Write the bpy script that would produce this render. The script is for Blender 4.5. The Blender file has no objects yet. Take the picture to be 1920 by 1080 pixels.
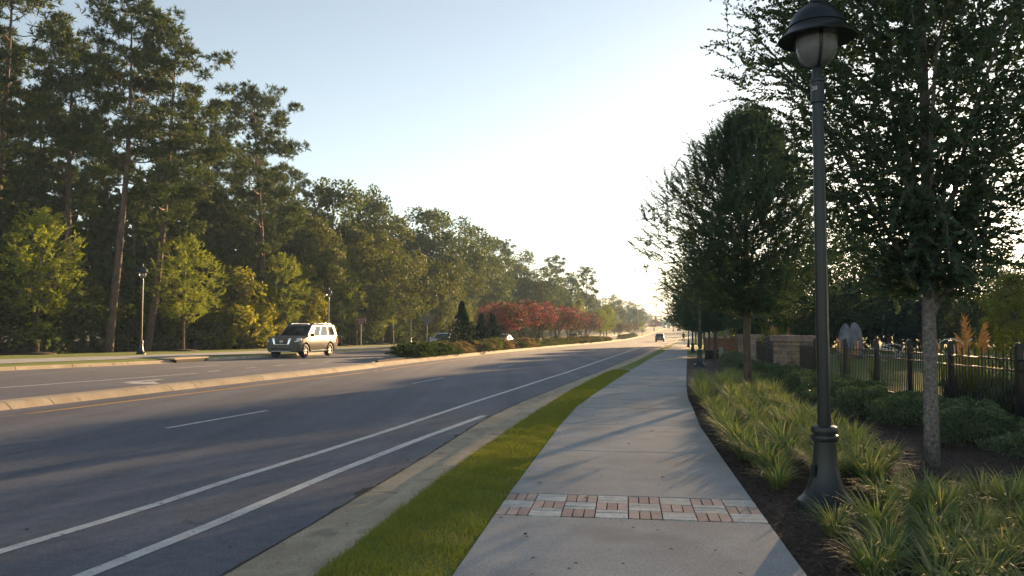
import bpy, bmesh, math, random
import numpy as np
from mathutils import Vector, Matrix

random.seed(7)
SC = bpy.context.scene
COL = SC.collection
R = math.radians

# ------------------------------------------------------------------ camera, sky, sun, exposure
FPX = 1480.0                                  # focal length in pixels of a 1920 px wide picture
PITCH = math.atan(75 / FPX)
CAMZ = 1.62
cam_data = bpy.data.cameras.new('camera')
cam_data.sensor_width = 36.0
cam_data.lens = 36.0 * FPX / 1920.0
cam_data.clip_end = 6000
cam = bpy.data.objects.new('camera', cam_data)
COL.objects.link(cam)
cam.location = (0, 0, CAMZ)
cam.rotation_euler = (math.pi / 2 + PITCH, 0, 0)
SC.camera = cam

SUN_AZ = R(29.5)                              # to the right of +Y
SUN_EL = R(8.9)
world = bpy.data.worlds.new('World')
SC.world = world
world.use_nodes = True
wn = world.node_tree
for n in list(wn.nodes):
    wn.nodes.remove(n)
sky = wn.nodes.new('ShaderNodeTexSky')
sky.sky_type = 'NISHITA'
sky.sun_disc = False
sky.sun_elevation = SUN_EL
sky.sun_rotation = SUN_AZ
sky.altitude = 100
sky.air_density = 1.0
sky.dust_density = 0.3
sky.ozone_density = 1.0
bg = wn.nodes.new('ShaderNodeBackground')
bg.inputs['Strength'].default_value = 0.052
wo = wn.nodes.new('ShaderNodeOutputWorld')
hs = wn.nodes.new('ShaderNodeHueSaturation')
hs.inputs['Saturation'].default_value = 0.66
wn.links.new(sky.outputs[0], hs.inputs['Color'])
wn.links.new(hs.outputs[0], bg.inputs[0])
wn.links.new(bg.outputs[0], wo.inputs[0])

sun_data = bpy.data.lights.new('sun', 'SUN')
sun_data.energy = 5.0
sun_data.angle = R(0.55)
sun_data.color = (1.0, 0.64, 0.32)
sun = bpy.data.objects.new('sun', sun_data)
COL.objects.link(sun)
SUND = Vector((math.sin(SUN_AZ) * math.cos(SUN_EL), math.cos(SUN_AZ) * math.cos(SUN_EL), math.sin(SUN_EL)))
sun.rotation_euler = SUND.to_track_quat('Z', 'Y').to_euler()
sun.location = (40, 60, 40)

SC.view_settings.view_transform = 'Standard'
SC.view_settings.look = 'None'
SC.view_settings.exposure = 2.22
SC.view_settings.gamma = 1.0
SC.view_settings.use_curve_mapping = False

SC.render.engine = 'CYCLES'
cy = SC.cycles
cy.use_denoising = True
try:
    cy.denoiser = 'OPENIMAGEDENOISE'
    cy.denoising_input_passes = 'RGB_ALBEDO_NORMAL'
except Exception:
    pass
cy.max_bounces = 6
cy.diffuse_bounces = 3
cy.glossy_bounces = 2
cy.transmission_bounces = 4
cy.volume_bounces = 0
cy.transparent_max_bounces = 8
cy.use_adaptive_sampling = True
cy.adaptive_threshold = 0.02
cy.caustics_reflective = False
cy.caustics_refractive = False

# ------------------------------------------------------------------ terrain height and ground lookup
ZY = [-80, 28, 45, 100, 150, 200, 260, 330, 400, 470, 600, 800, 1500]
ZZ = [0, 0, -.1, -.55, -1.0, -1.25, -1.0, -.1, .85, 1.7, 3.0, 5, 8]


def zb(y):
    return np.interp(y, ZY, ZZ)


def line(pts, s0, s1):
    """x as a function of y through measured points, straight on beyond both ends with slopes s0, s1"""
    ys = np.array([p[1] for p in pts], float)
    xs = np.array([p[0] for p in pts], float)

    def f(y):
        y = np.asarray(y, float)
        r = np.interp(y, ys, xs)
        r = np.where(y < ys[0], xs[0] + s0 * (y - ys[0]), r)
        return np.where(y > ys[-1], xs[-1] + s1 * (y - ys[-1]), r)
    return f


X_isn = line([(-10.75, 16.5), (-10.0, 19.49), (-9.1, 22.83), (-7.1, 30.15), (-5.6, 38.4), (-3.55, 49.06), (-.5, 64.69), (6.4, 96.6), (20.3, 160.2), (42.5, 256)], .25, .235)


def X_yellow(y):
    return X_isn(y) + .95


X_white = line([(-4.01, 6.27), (-3.58, 7.68), (-3.25, 9.2), (-2.69, 11.25), (-2.0, 14.05), (-0.93, 18.64), (0.16, 23.07), (1.95, 30.54), (5.3, 46.06), (10.95, 73.0), (23.94, 133.02), (52, 255)], .3, .235)
X_gore = line([(-3.03, 5.67), (-2.7, 6.97), (-2.2, 9.44), (-1.46, 12.53), (-0.64, 15.59)], .25, .27)
X_gut = line([(-2.04, 5.72), (-1.81, 6.99), (-1.55, 8.55), (-1.2, 10.69), (-0.72, 13.9), (-0.45, 15.59), (0.2, 18.64), (1.5, 23.91), (2.95, 29.6), (7.2, 48), (19.5, 103), (33.6, 165), (54, 255)], .19, .235)
X_kb = line([(-1.28, 5.27), (-1.1, 6.44), (-0.83, 8.27), (-0.5, 10.27), (0.36, 14.83), (1.55, 20.63), (3.2, 27.71), (6.75, 42.2), (18.9, 96.3), (34.9, 166), (55.3, 255)], .17, .235)
X_swl = line([(-0.40, 5.25), (-0.14, 7.07), (-0.03, 7.85), (0.40, 10.67), (0.83, 13.51), (1.29, 16.21), (1.93, 19.16), (4.05, 28.4), (4.75, 31.27), (8.3, 46.91), (14.2, 72.14), (33, 156), (56.5, 255)], .14, .235)
X_swr = line([(1.93, 5.25), (2.16, 6.8), (2.27, 7.55), (2.68, 10.31), (3.10, 13.08), (3.52, 15.3), (4.25, 19.31), (6.25, 28.4), (13.56, 61.17), (35.3, 158), (58.8, 255)], .14, .235)
X_fk = line([(-18.06, 27.96), (-17.4, 30.0), (-16.54, 32.36), (-15.56, 35.28), (-14.95, 39.14), (-13.85, 43.15), (-11.9, 53.21), (-9.85, 64.49), (-7.8, 74.3), (-2.9, 96.6), (11.0, 160.2), (33.2, 256)], .4, .235)
X_swa = line([(-19.46, 30.1), (-17.53, 36.15), (-15.0, 45.1), (-12.75, 55.8), (-8.9, 75), (-4.4, 96.6), (9.6, 160), (31.8, 256)], .4, .235)
X_swb = line([(-24.6, 28), (-21.9, 34.2), (-19.2, 39.5), (-16.9, 48.8), (-14.5, 58), (-10.7, 77), (-6.4, 96.6), (7.6, 160), (29.8, 256)], .45, .235)
X_for = line([(-27, 38), (-24.3, 44.9), (-20.9, 54.2), (-17.8, 65.5), (-14.3, 80), (-9.6, 96.6), (4.6, 160), (26.8, 256)], .75, .235)
FENCE = [(6.9, 4.6), (7.15, 7.0), (7.4, 9.5), (7.62, 11.9), (7.92, 14.3), (8.33, 16.6), (8.74, 19.0), (9.0, 21.4), (9.08, 23.7)]


def zg(x, y):
    x = np.asarray(x, float)
    y = np.asarray(y, float)
    u = np.clip(X_yellow(y) - x, 0, 15)
    r = np.clip(x - X_swr(y) - .4, 0, 5) * .026 * np.interp(y, [-50, 14, 28], [1, 1, 0])
    return zb(y) + .02 * u + r


def zgf(x, y):
    return float(zg(x, y))


def at(px, d):
    """ground position at distance d along +Y under picture column px"""
    return ((px - 960) / FPX * d, d)


# ------------------------------------------------------------------ object helpers
def link(o, parent=None):
    COL.objects.link(o)
    if parent is not None:
        o.parent = parent
    return o


def tag(o, label=None, cat=None, group=None, kind=None):
    if label:
        o['label'] = label
    if cat:
        o['category'] = cat
    if group:
        o['group'] = group
    if kind:
        o['kind'] = kind
    return o


def empty(name, loc, rz=0.0, sc=1.0):
    o = bpy.data.objects.new(name, None)
    o.empty_display_size = .2
    o.location = loc
    o.rotation_euler = (0, 0, rz)
    o.scale = (sc, sc, sc) if not isinstance(sc, (tuple, list)) else sc
    return link(o)


def copy_tree(o, parent=None):
    c = o.copy()
    link(c, parent)
    for ch in list(o.children):
        copy_tree(ch, c)
    return c


class MB:
    def __init__(self):
        self.v = []
        self.f = []
        self.m = []

    def add(self, vs, fs, mi=0):
        b = len(self.v)
        self.v += [tuple(v) for v in vs]
        self.f += [tuple(i + b for i in f) for f in fs]
        self.m += [mi] * len(fs)
        return self

    def hexa(self, p, mi=0):
        """8 corners: bottom 0-3 counter-clockwise, top 4-7"""
        return self.add(p, [(3, 2, 1, 0), (4, 5, 6, 7), (0, 1, 5, 4), (1, 2, 6, 5), (2, 3, 7, 6), (3, 0, 4, 7)], mi)

    def box(self, c, s, rz=0.0, mi=0):
        ca, sa = math.cos(rz), math.sin(rz)
        p = []
        for z in (-.5, .5):
            for x, y in ((-.5, -.5), (.5, -.5), (.5, .5), (-.5, .5)):
                X, Y = x * s[0], y * s[1]
                p.append((c[0] + X * ca - Y * sa, c[1] + X * sa + Y * ca, c[2] + z * s[2]))
        return self.hexa(p, mi)

    def lathe(self, prof, seg=24, c=(0, 0, 0), flute=0.0, nfl=12, mi=0, axis='z', cap=True):
        vs, fs = [], []
        for r, z in prof:
            for k in range(seg):
                a = 2 * math.pi * k / seg
                rr = r * (1 + flute * math.cos(nfl * a)) if flute else r
                if axis == 'z':
                    vs.append((c[0] + rr * math.cos(a), c[1] + rr * math.sin(a), c[2] + z))
                else:
                    vs.append((c[0] + rr * math.cos(a), c[1] + z, c[2] + rr * math.sin(a)))
        n = len(prof)
        for i in range(n - 1):
            for k in range(seg):
                k2 = (k + 1) % seg
                q = (i * seg + k, i * seg + k2, (i + 1) * seg + k2, (i + 1) * seg + k)
                fs.append(q if axis == 'z' else q[::-1])
        lo, hi = tuple(range(seg - 1, -1, -1)), tuple((n - 1) * seg + k for k in range(seg))
        if not cap:
            pass
        elif axis == 'z':
            fs += [lo, hi]
        else:
            fs += [lo[::-1], hi[::-1]]
        return self.add(vs, fs, mi)

    def tube(self, pts, rad, seg=8, mi=0, cap=True):
        pts = [Vector(p) for p in pts]
        n = len(pts)
        if not isinstance(rad, (list, tuple)):
            rad = [rad] * n
        vs, fs = [], []
        ref = Vector((0, 0, 1))
        u = None
        for i, p in enumerate(pts):
            d = (pts[min(i + 1, n - 1)] - pts[max(i - 1, 0)]).normalized()
            if u is None:
                u = d.cross(ref)
                if u.length < .1:
                    u = d.cross(Vector((1, 0, 0)))
            u = (u - d * u.dot(d)).normalized()
            w = d.cross(u)
            for k in range(seg):
                a = 2 * math.pi * k / seg
                vs.append(p + (u * math.cos(a) + w * math.sin(a)) * rad[i])
        for i in range(n - 1):
            for k in range(seg):
                k2 = (k + 1) % seg
                fs.append((i * seg + k, i * seg + k2, (i + 1) * seg + k2, (i + 1) * seg + k))
        if cap:
            fs += [tuple(range(seg - 1, -1, -1)), tuple((n - 1) * seg + k for k in range(seg))]
        return self.add(vs, fs, mi)

    def mesh(self, name, mats, smooth=False):
        me = bpy.data.meshes.new(name)
        me.from_pydata(self.v, [], self.f)
        if not isinstance(mats, (list, tuple)):
            mats = [mats]
        for m in mats:
            me.materials.append(m)
        if len(mats) > 1:
            me.polygons.foreach_set('material_index', self.m)
        if smooth:
            me.polygons.foreach_set('use_smooth', [True] * len(me.polygons))
        me.update()
        return me

    def build(self, name, mats, parent=None, smooth=False, bevel=0.0, angle=None):
        me = self.mesh(name, mats, smooth)
        o = bpy.data.objects.new(name, me)
        link(o, parent)
        if bevel:
            b = o.modifiers.new('bevel', 'BEVEL')
            b.width = bevel
            b.segments = 2
            b.limit_method = 'ANGLE'
            b.angle_limit = R(35)
        if smooth and angle:
            try:
                me.set_sharp_from_angle(angle=R(angle))
            except Exception:
                pass
        return o


def np_mesh(name, V, nper, mat, mats_idx=None):
    """V (N, nper, 3) -> N separate polygons"""
    n = V.shape[0]
    me = bpy.data.meshes.new(name)
    me.vertices.add(n * nper)
    me.vertices.foreach_set('co', V.reshape(-1).astype(np.float32))
    me.loops.add(n * nper)
    me.loops.foreach_set('vertex_index', np.arange(n * nper, dtype=np.int32))
    me.polygons.add(n)
    me.polygons.foreach_set('loop_start', np.arange(0, n * nper, nper, dtype=np.int32))
    me.polygons.foreach_set('loop_total', np.full(n, nper, dtype=np.int32))
    for m in (mat if isinstance(mat, (list, tuple)) else [mat]):
        me.materials.append(m)
    if mats_idx is not None:
        me.polygons.foreach_set('material_index', mats_idx.astype(np.int32))
    me.update(calc_edges=True)
    return me


def np_faces(name, V, Fc, mat, smooth=False):
    """V (n,3), Fc (m,k) faces"""
    m, k = Fc.shape
    me = bpy.data.meshes.new(name)
    me.vertices.add(len(V))
    me.vertices.foreach_set('co', np.asarray(V, np.float32).reshape(-1))
    me.loops.add(m * k)
    me.loops.foreach_set('vertex_index', Fc.reshape(-1).astype(np.int32))
    me.polygons.add(m)
    me.polygons.foreach_set('loop_start', np.arange(0, m * k, k, dtype=np.int32))
    me.polygons.foreach_set('loop_total', np.full(m, k, dtype=np.int32))
    if smooth:
        me.polygons.foreach_set('use_smooth', np.ones(m, dtype=bool))
    me.materials.append(mat)
    me.update(calc_edges=True)
    return me


def obj(name, me, parent=None):
    return link(bpy.data.objects.new(name, me), parent)


# ------------------------------------------------------------------ materials
def new_mat(name):
    m = bpy.data.materials.new(name)
    m.use_nodes = True
    nt = m.node_tree
    return m, nt, nt.nodes['Principled BSDF'], nt.nodes['Material Output']


def noise(nt, scale, detail=4, rough=.6, coord=None, kind='ShaderNodeTexNoise'):
    n = nt.nodes.new(kind)
    n.inputs['Scale'].default_value = scale
    if 'Detail' in n.inputs:
        n.inputs['Detail'].default_value = detail
    if 'Roughness' in n.inputs:
        n.inputs['Roughness'].default_value = rough
    if coord is not None:
        nt.links.new(coord, n.inputs['Vector'])
    return n


def ramp(nt, src, stops):
    r = nt.nodes.new('ShaderNodeValToRGB')
    e = r.color_ramp.elements
    while len(e) < len(stops):
        e.new(.5)
    for i, (p, c) in enumerate(stops):
        e[i].position = p
        e[i].color = (c[0], c[1], c[2], 1) if len(c) == 3 else c
    nt.links.new(src, r.inputs['Fac'])
    return r


def mixc(nt, fac, a, b, mode='MIX'):
    m = nt.nodes.new('ShaderNodeMix')
    m.data_type = 'RGBA'
    m.blend_type = mode
    for sock, val in ((m.inputs['Factor'], fac), (m.inputs['A'], a), (m.inputs['B'], b)):
        pass
    ins = [i for i in m.inputs if i.enabled]
    for sock, val in zip((m.inputs[0], m.inputs[6], m.inputs[7]), (fac, a, b)):
        if hasattr(val, 'is_output'):
            nt.links.new(val, sock)
        elif isinstance(val, (int, float)):
            sock.default_value = val
        else:
            sock.default_value = (val[0], val[1], val[2], 1)
    return m.outputs[2]


def bump(nt, bs, src, strength, dist=.01):
    b = nt.nodes.new('ShaderNodeBump')
    b.inputs['Strength'].default_value = strength
    b.inputs['Distance'].default_value = dist
    nt.links.new(src, b.inputs['Height'])
    nt.links.new(b.outputs[0], bs.inputs['Normal'])
    return b


def world_co(nt):
    g = nt.nodes.new('ShaderNodeNewGeometry')
    return g.outputs['Position']


def plain(name, col, rough=.6, metal=0.0, spec=.5, coat=0.0):
    m, nt, bs, out = new_mat(name)
    bs.inputs['Base Color'].default_value = (*col, 1)
    bs.inputs['Roughness'].default_value = rough
    bs.inputs['Metallic'].default_value = metal
    bs.inputs['Specular IOR Level'].default_value = spec
    bs.inputs['Coat Weight'].default_value = coat
    return m


def mottled(name, c1, c2, scale, rough=.85, bstr=.3, fine=None, bdist=.01, third=None, spec=.3, detail=5, vary=0.0):
    m, nt, bs, out = new_mat(name)
    co = world_co(nt)
    n1 = noise(nt, scale, detail, .62, co)
    col = ramp(nt, n1.outputs['Fac'], [(.35, c1), (.65, c2)]).outputs[0]
    n2 = noise(nt, fine or scale * 12, 3, .6, co)
    sp = ramp(nt, n2.outputs['Fac'], [(.3, (.72, .72, .72)), (.7, (1.25, 1.25, 1.25))]).outputs[0]
    col = mixc(nt, 1.0, col, sp, 'MULTIPLY')
    if vary:
        oi = nt.nodes.new('ShaderNodeObjectInfo')
        col = mixc(nt, 1.0, col, ramp(nt, oi.outputs['Random'], [(0, (1 - vary,) * 3), (1, (1 + vary,) * 3)]).outputs[0], 'MULTIPLY')
    if third:
        n3 = noise(nt, third[1], 3, .5, co)
        f = ramp(nt, n3.outputs['Fac'], [(third[2], (0, 0, 0)), (third[2] + .12, (1, 1, 1))]).outputs[0]
        col = mixc(nt, f, col, third[0])
    nt.links.new(col, bs.inputs['Base Color'])
    bs.inputs['Roughness'].default_value = rough
    bs.inputs['Specular IOR Level'].default_value = spec
    if bstr:
        bump(nt, bs, n2.outputs['Fac'], bstr, bdist)
    return m


def leaf_mat(name, cols, transl=.35, rough=.66, tcol=None, spec=.10):
    """per-leaf colour from the island, part of the light passes through"""
    m, nt, bs, out = new_mat(name)
    g = nt.nodes.new('ShaderNodeNewGeometry')
    k = len(cols)
    rp = ramp(nt, g.outputs['Random Per Island'], [(i / max(1, k - 1), c) for i, c in enumerate(cols)])
    nt.links.new(rp.outputs[0], bs.inputs['Base Color'])
    bs.inputs['Roughness'].default_value = rough
    bs.inputs['Specular IOR Level'].default_value = spec
    tr = nt.nodes.new('ShaderNodeBsdfTranslucent')
    tc = mixc(nt, 1.0, rp.outputs[0], tcol or (1.5, 1.45, .6), 'MULTIPLY')
    nt.links.new(tc, tr.inputs['Color'])
    mx = nt.nodes.new('ShaderNodeMixShader')
    mx.inputs[0].default_value = transl
    nt.links.new(bs.outputs[0], mx.inputs[1])
    nt.links.new(tr.outputs[0], mx.inputs[2])
    nt.links.new(mx.outputs[0], out.inputs['Surface'])
    return m


def bark_mat(name, c1, c2, scale=9, zs=.35):
    m, nt, bs, out = new_mat(name)
    tc = nt.nodes.new('ShaderNodeTexCoord')
    mp = nt.nodes.new('ShaderNodeMapping')
    mp.inputs['Scale'].default_value = (1, 1, zs)
    nt.links.new(tc.outputs['Object'], mp.inputs[0])
    n1 = noise(nt, scale, 6, .65, mp.outputs[0])
    col = ramp(nt, n1.outputs['Fac'], [(.3, c1), (.7, c2)]).outputs[0]
    nt.links.new(col, bs.inputs['Base Color'])
    bs.inputs['Roughness'].default_value = .9
    bs.inputs['Specular IOR Level'].default_value = .2
    bump(nt, bs, n1.outputs['Fac'], .6, .02)
    return m


M = {}


def asphalt(name, base, tint):
    m, nt, bs, out = new_mat(name)
    co = world_co(nt)
    n0 = noise(nt, .35, 5, .6, co)
    col = ramp(nt, n0.outputs['Fac'], [(.3, [c * .86 for c in base]), (.7, [c * 1.12 for c in base])]).outputs[0]
    # wheel-track streaks along the road
    mp = nt.nodes.new('ShaderNodeMapping')
    mp.inputs['Rotation'].default_value = (0, 0, R(13))
    mp.inputs['Scale'].default_value = (1.1, .03, 1)
    nt.links.new(co, mp.inputs[0])
    ns = noise(nt, 1.0, 3, .5, mp.outputs[0])
    col = mixc(nt, 1.0, col, ramp(nt, ns.outputs['Fac'], [(.3, (.76, .76, .77)), (.7, (1.2, 1.19, 1.18))]).outputs[0], 'MULTIPLY')
    n9 = noise(nt, 7, 4, .7, co)
    col = mixc(nt, 1.0, col, ramp(nt, n9.outputs['Fac'], [(.3, (.82, .82, .83)), (.7, (1.16, 1.15, 1.14))]).outputs[0], 'MULTIPLY')
    n1 = noise(nt, 55, 5, .85, co)
    col = mixc(nt, 1.0, col, ramp(nt, n1.outputs['Fac'], [(.28, (.45, .45, .45)), (.5, (1, 1, 1)), (.74, (2.0, 1.97, 1.93))]).outputs[0], 'MULTIPLY')
    vor = nt.nodes.new('ShaderNodeTexVoronoi')
    vor.feature = 'DISTANCE_TO_EDGE'
    vor.inputs['Scale'].default_value = .22
    nw = noise(nt, .9, 4, .6, co)
    wv = nt.nodes.new('ShaderNodeVectorMath')
    wv.operation = 'MULTIPLY_ADD'
    nt.links.new(nw.outputs['Color'], wv.inputs[0])
    wv.inputs[1].default_value = (1.3, 1.3, 0)
    nt.links.new(co, wv.inputs[2])
    nt.links.new(wv.outputs[0], vor.inputs['Vector'])
    cr = ramp(nt, vor.outputs['Distance'], [(0.0, (.62, .62, .62)), (.0022, (1, 1, 1))]).outputs[0]
    brk = noise(nt, .5, 2, .5, co)
    brf = ramp(nt, brk.outputs['Fac'], [(.54, (0, 0, 0)), (.62, (1, 1, 1))]).outputs[0]
    col = mixc(nt, brf, col, mixc(nt, 1.0, col, cr, 'MULTIPLY'))
    nt.links.new(col, bs.inputs['Base Color'])
    bs.inputs['Roughness'].default_value = .82
    bs.inputs['Specular IOR Level'].default_value = .35
    bump(nt, bs, n1.outputs['Fac'], .55, .006)
    return m


M['asphalt'] = asphalt('asphalt', (.112, .120, .146), None)
M['concrete'] = mottled('concrete_walk', (.265, .268, .272), (.355, .355, .352), 1.1, .85, .2, 60, .004, ((.245, .243, .238), .9, .56), vary=.07)
M['kerb'] = mottled('concrete_kerb', (.33, .27, .19), (.45, .38, .28), 1.3, .88, .2, 50, .004, ((.25, .21, .15), 2.6, .58), vary=.08)
M['paint'] = mottled('road_paint_white', (.46, .455, .44), (.62, .61, .59), 5, .7, .1, 80, .003, ((.15, .15, .155), 17, .60))
M['paint_y'] = mottled('road_paint_yellow', (.50, .27, .045), (.62, .36, .07), 6, .7, .1, 80, .003, ((.14, .10, .05), 12, .66))
M['seal'] = mottled('dark_joint', (.035, .03, .025), (.07, .06, .05), 20, .95, .2)
M['soil'] = mottled('lawn_soil', (.10, .14, .034), (.15, .19, .05), 4, .95, .3, 90, .01)
M['lawn'] = mottled('lawn_far', (.10, .15, .02), (.16, .21, .032), 1.2, .95, .5, 40, .03, ((.17, .17, .05), .8, .60))
M['mulch'] = mottled('mulch', (.032, .022, .018), (.085, .06, .048), 14, .95, .8, 70, .02)
M['litter'] = mottled('woodland_floor', (.035, .028, .016), (.075, .058, .032), 1.5, .95, .5, 18, .03)
M['terrain'] = mottled('terrain_soil', (.04, .045, .02), (.07, .07, .03), .3, .95, .3, 6, .05)
M['brick'] = mottled('paver_pink', (.37, .275, .25), (.46, .35, .32), 9, .85, .3, 90, .004, vary=.2)
M['brick_g'] = mottled('paver_pale', (.44, .44, .42), (.57, .565, .54), 9, .85, .4, 60, .006, ((.28, .27, .24), 25, .60), vary=.16)
M['stone'] = mottled('pillar_stone', (.20, .135, .10), (.36, .27, .20), 3.3, .9, .5, 24, .02)
M['cap'] = mottled('pillar_cap', (.24, .17, .145), (.34, .26, .22), 5, .9, .5, 30, .02)
M['mortar'] = plain('mortar', (.14, .12, .105), .95)
M['iron'] = plain('black_iron', (.022, .02, .019), .42, .0, .5)
M['pole'] = mottled('lamp_green_black', (.006, .012, .014), (.009, .016, .018), 3, .34, .05, 60, .002, None, .5)
M['pole2'] = M['pole']
M['metal'] = plain('galvanised', (.45, .44, .42), .45, .8)
M['wood'] = mottled('sign_post', (.30, .22, .15), (.42, .33, .24), 8, .8, .2)
M['sign_red'] = plain('sign_red', (.16, .018, .022), .5)
M['sign_white'] = plain('sign_white', (.7, .66, .62), .5)
M['sign_grey'] = plain('sign_back', (.16, .16, .16), .5, .5)
M['granite'] = mottled('granite', (.095, .10, .125), (.20, .205, .235), 3.2, .8, .4, 40, .01)
M['bark_pine'] = bark_mat('bark_pine', (.055, .040, .034), (.19, .13, .10), 7)
M['bark_grey'] = bark_mat('bark_grey', (.075, .06, .052), (.30, .275, .25), 24, 1.25)
M['bark_brown'] = bark_mat('bark_brown', (.07, .05, .036), (.17, .125, .09), 9)

M['leaf_zel'] = leaf_mat('leaf_zelkova', [(.07, .108, .085), (.088, .13, .10), (.11, .15, .105), (.078, .118, .092)], .5, .6, (1.3, 1.35, .55))
M['leaf_young'] = leaf_mat('leaf_young', [(.12, .165, .03), (.17, .215, .04), (.22, .25, .05), (.10, .145, .03)], .45)
M['leaf_dec1'] = leaf_mat('leaf_oak', [(0.048, 0.070, 0.017), (0.078, 0.096, 0.022), (0.102, 0.114, 0.029), (0.060, 0.074, 0.022)], .3)
M['leaf_dec2'] = leaf_mat('leaf_maple', [(0.034, 0.058, 0.017), (0.054, 0.079, 0.022), (0.072, 0.096, 0.024), (0.042, 0.062, 0.024)], .3)
M['leaf_yel'] = leaf_mat('leaf_yellowing', [(.12, .145, .022), (.165, .175, .026), (.21, .19, .03), (.09, .125, .024)], .42)
M['needle'] = leaf_mat('pine_needles', [(0.034, 0.060, 0.022), (0.054, 0.084, 0.026), (0.082, 0.106, 0.034), (0.042, 0.067, 0.024)], .2)
M['conifer'] = leaf_mat('conifer_dark', [(.012, .028, .014), (.018, .038, .018), (.026, .046, .02)], .12)
M['juniper'] = leaf_mat('juniper', [(.03, .055, .022), (.045, .075, .026), (.065, .09, .03)], .2)
M['abelia'] = leaf_mat('abelia', [(.10, .085, .05), (.08, .10, .035), (.16, .115, .075), (.06, .085, .03), (.09, .11, .05)], .3)
M['abelia_g'] = leaf_mat('abelia_green', [(.05, .085, .03), (.075, .11, .036), (.10, .13, .045), (.11, .105, .05)], .3)
M['abelia_p'] = leaf_mat('abelia_pink', [(.16, .115, .08), (.20, .14, .105), (.12, .11, .06), (.09, .085, .045)], .3)
M['shrub'] = leaf_mat('shrub_dark', [(.08, .125, .075), (.11, .16, .092), (.14, .19, .11), (.09, .135, .08)], .25, .4)
M['lirio'] = leaf_mat('border_grass', [(.09, .155, .07), (.13, .20, .085), (.18, .24, .11), (.38, .36, .22), (.15, .215, .09), (.26, .29, .13)], .45, .6, None, .16)
M['crape_leaf'] = leaf_mat('myrtle_leaf', [(.03, .04, .018), (.045, .055, .02), (.06, .06, .026)], .25)
M['crape_red'] = leaf_mat('myrtle_blossom', [(.19, .045, .065), (.28, .085, .105), (.10, .035, .045), (.24, .12, .12), (.05, .05, .03)], .35, .6, (1.2, .8, .7))
M['crape_dull'] = leaf_mat('myrtle_faded', [(.10, .05, .045), (.15, .09, .07), (.20, .15, .12), (.07, .045, .04)], .25, .6, (1.2, 1, .8))
M['blade'] = leaf_mat('lawn_blade', [(.15, .195, .045), (.21, .25, .06), (.29, .29, .085), (.17, .21, .05)], .48, .7)
M['orn'] = leaf_mat('ornamental_grass', [(.09, .13, .025), (.14, .17, .035), (.20, .20, .05), (.10, .13, .03)], .4)
M['plume'] = leaf_mat('plume', [(.42, .27, .12), (.52, .36, .18), (.36, .22, .10)], .45, .6, (1.4, 1.1, .8))
M['chip'] = leaf_mat('mulch_chip', [(.03, .022, .018), (.07, .05, .04), (.11, .085, .07), (.045, .032, .026)], .0, .9)

# lawn blades: greener and drier patches
bm_ = M['blade']
nt = bm_.node_tree
bs = nt.nodes['Principled BSDF']
src = bs.inputs['Base Color'].links[0].from_socket
n1 = noise(nt, 2.2, 4, .6, world_co(nt))
f1 = ramp(nt, n1.outputs['Fac'], [(.42, (0, 0, 0)), (.62, (1, 1, 1))]).outputs[0]
c1 = mixc(nt, f1, src, mixc(nt, .6, src, (.30, .25, .09)))
nt.links.new(c1, bs.inputs['Base Color'])

# ------------------------------------------------------------------ ground, road, kerbs, walks
def ysteps(y0, y1):
    ys = [y0]
    while ys[-1] < y1:
        y = ys[-1]
        ys.append(min(y1, y + max(.8, abs(y) * .05)))
    return np.array(ys)


def ribbon(name, fa, fb, y0, y1, oa, ob, mat, nx=2, crown=0.0, kind='structure', parent=None, label=None):
    ys = ysteps(y0, y1)
    a, b = fa(ys), fb(ys)
    t = np.linspace(0, 1, nx)
    X = a[:, None] * (1 - t) + b[:, None] * t
    Y = np.repeat(ys[:, None], nx, 1)
    Z = zg(X, Y) + oa * (1 - t) + ob * t + crown * 4 * t * (1 - t)
    V = np.stack([X, Y, Z], -1).reshape(-1, 3)
    i, j = np.meshgrid(np.arange(len(ys) - 1), np.arange(nx - 1), indexing='ij')
    k = (i * nx + j).reshape(-1)
    Fc = np.stack([k, k + 1, k + nx + 1, k + nx], -1)
    o = obj(name, np_faces(name, V, Fc, mat, True), parent)
    if parent is None:
        tag(o, label, None, None, kind)
    return o


def off(f, d):
    return lambda y: f(y) + d


gx = np.concatenate([np.linspace(-700, -60, 17), np.linspace(-50, 60, 56), np.linspace(75, 700, 17)])
gy = np.concatenate([np.linspace(-70, 100, 35), np.linspace(110, 400, 30), np.linspace(430, 1000, 14)])
GX, GY = np.meshgrid(gx, gy)
V = np.stack([GX, GY, zg(GX, GY) - .32], -1).reshape(-1, 3)
i, j = np.meshgrid(np.arange(len(gy) - 1), np.arange(len(gx) - 1), indexing='ij')
k = (i * len(gx) + j).reshape(-1)
tag(obj('ground', np_faces('ground', V, np.stack([k, k + 1, k + len(gx) + 1, k + len(gx)], -1), M['terrain'], True)), kind='structure')

road = ribbon('road', off(X_fk, -.4), off(X_gut, .02), -30, 640, -.13, -.13, M['asphalt'], 24)
# near kerb with its broad gutter, cast in lengths
KPROF = [(-.02, -.30), (-.0, -.126), (.30, -.122), (.585, -.134), (.60, -.125), (.65, -.02), (.69, .004), (.98, .004), (1.0, -.01), (1.0, -.30)]


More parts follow.
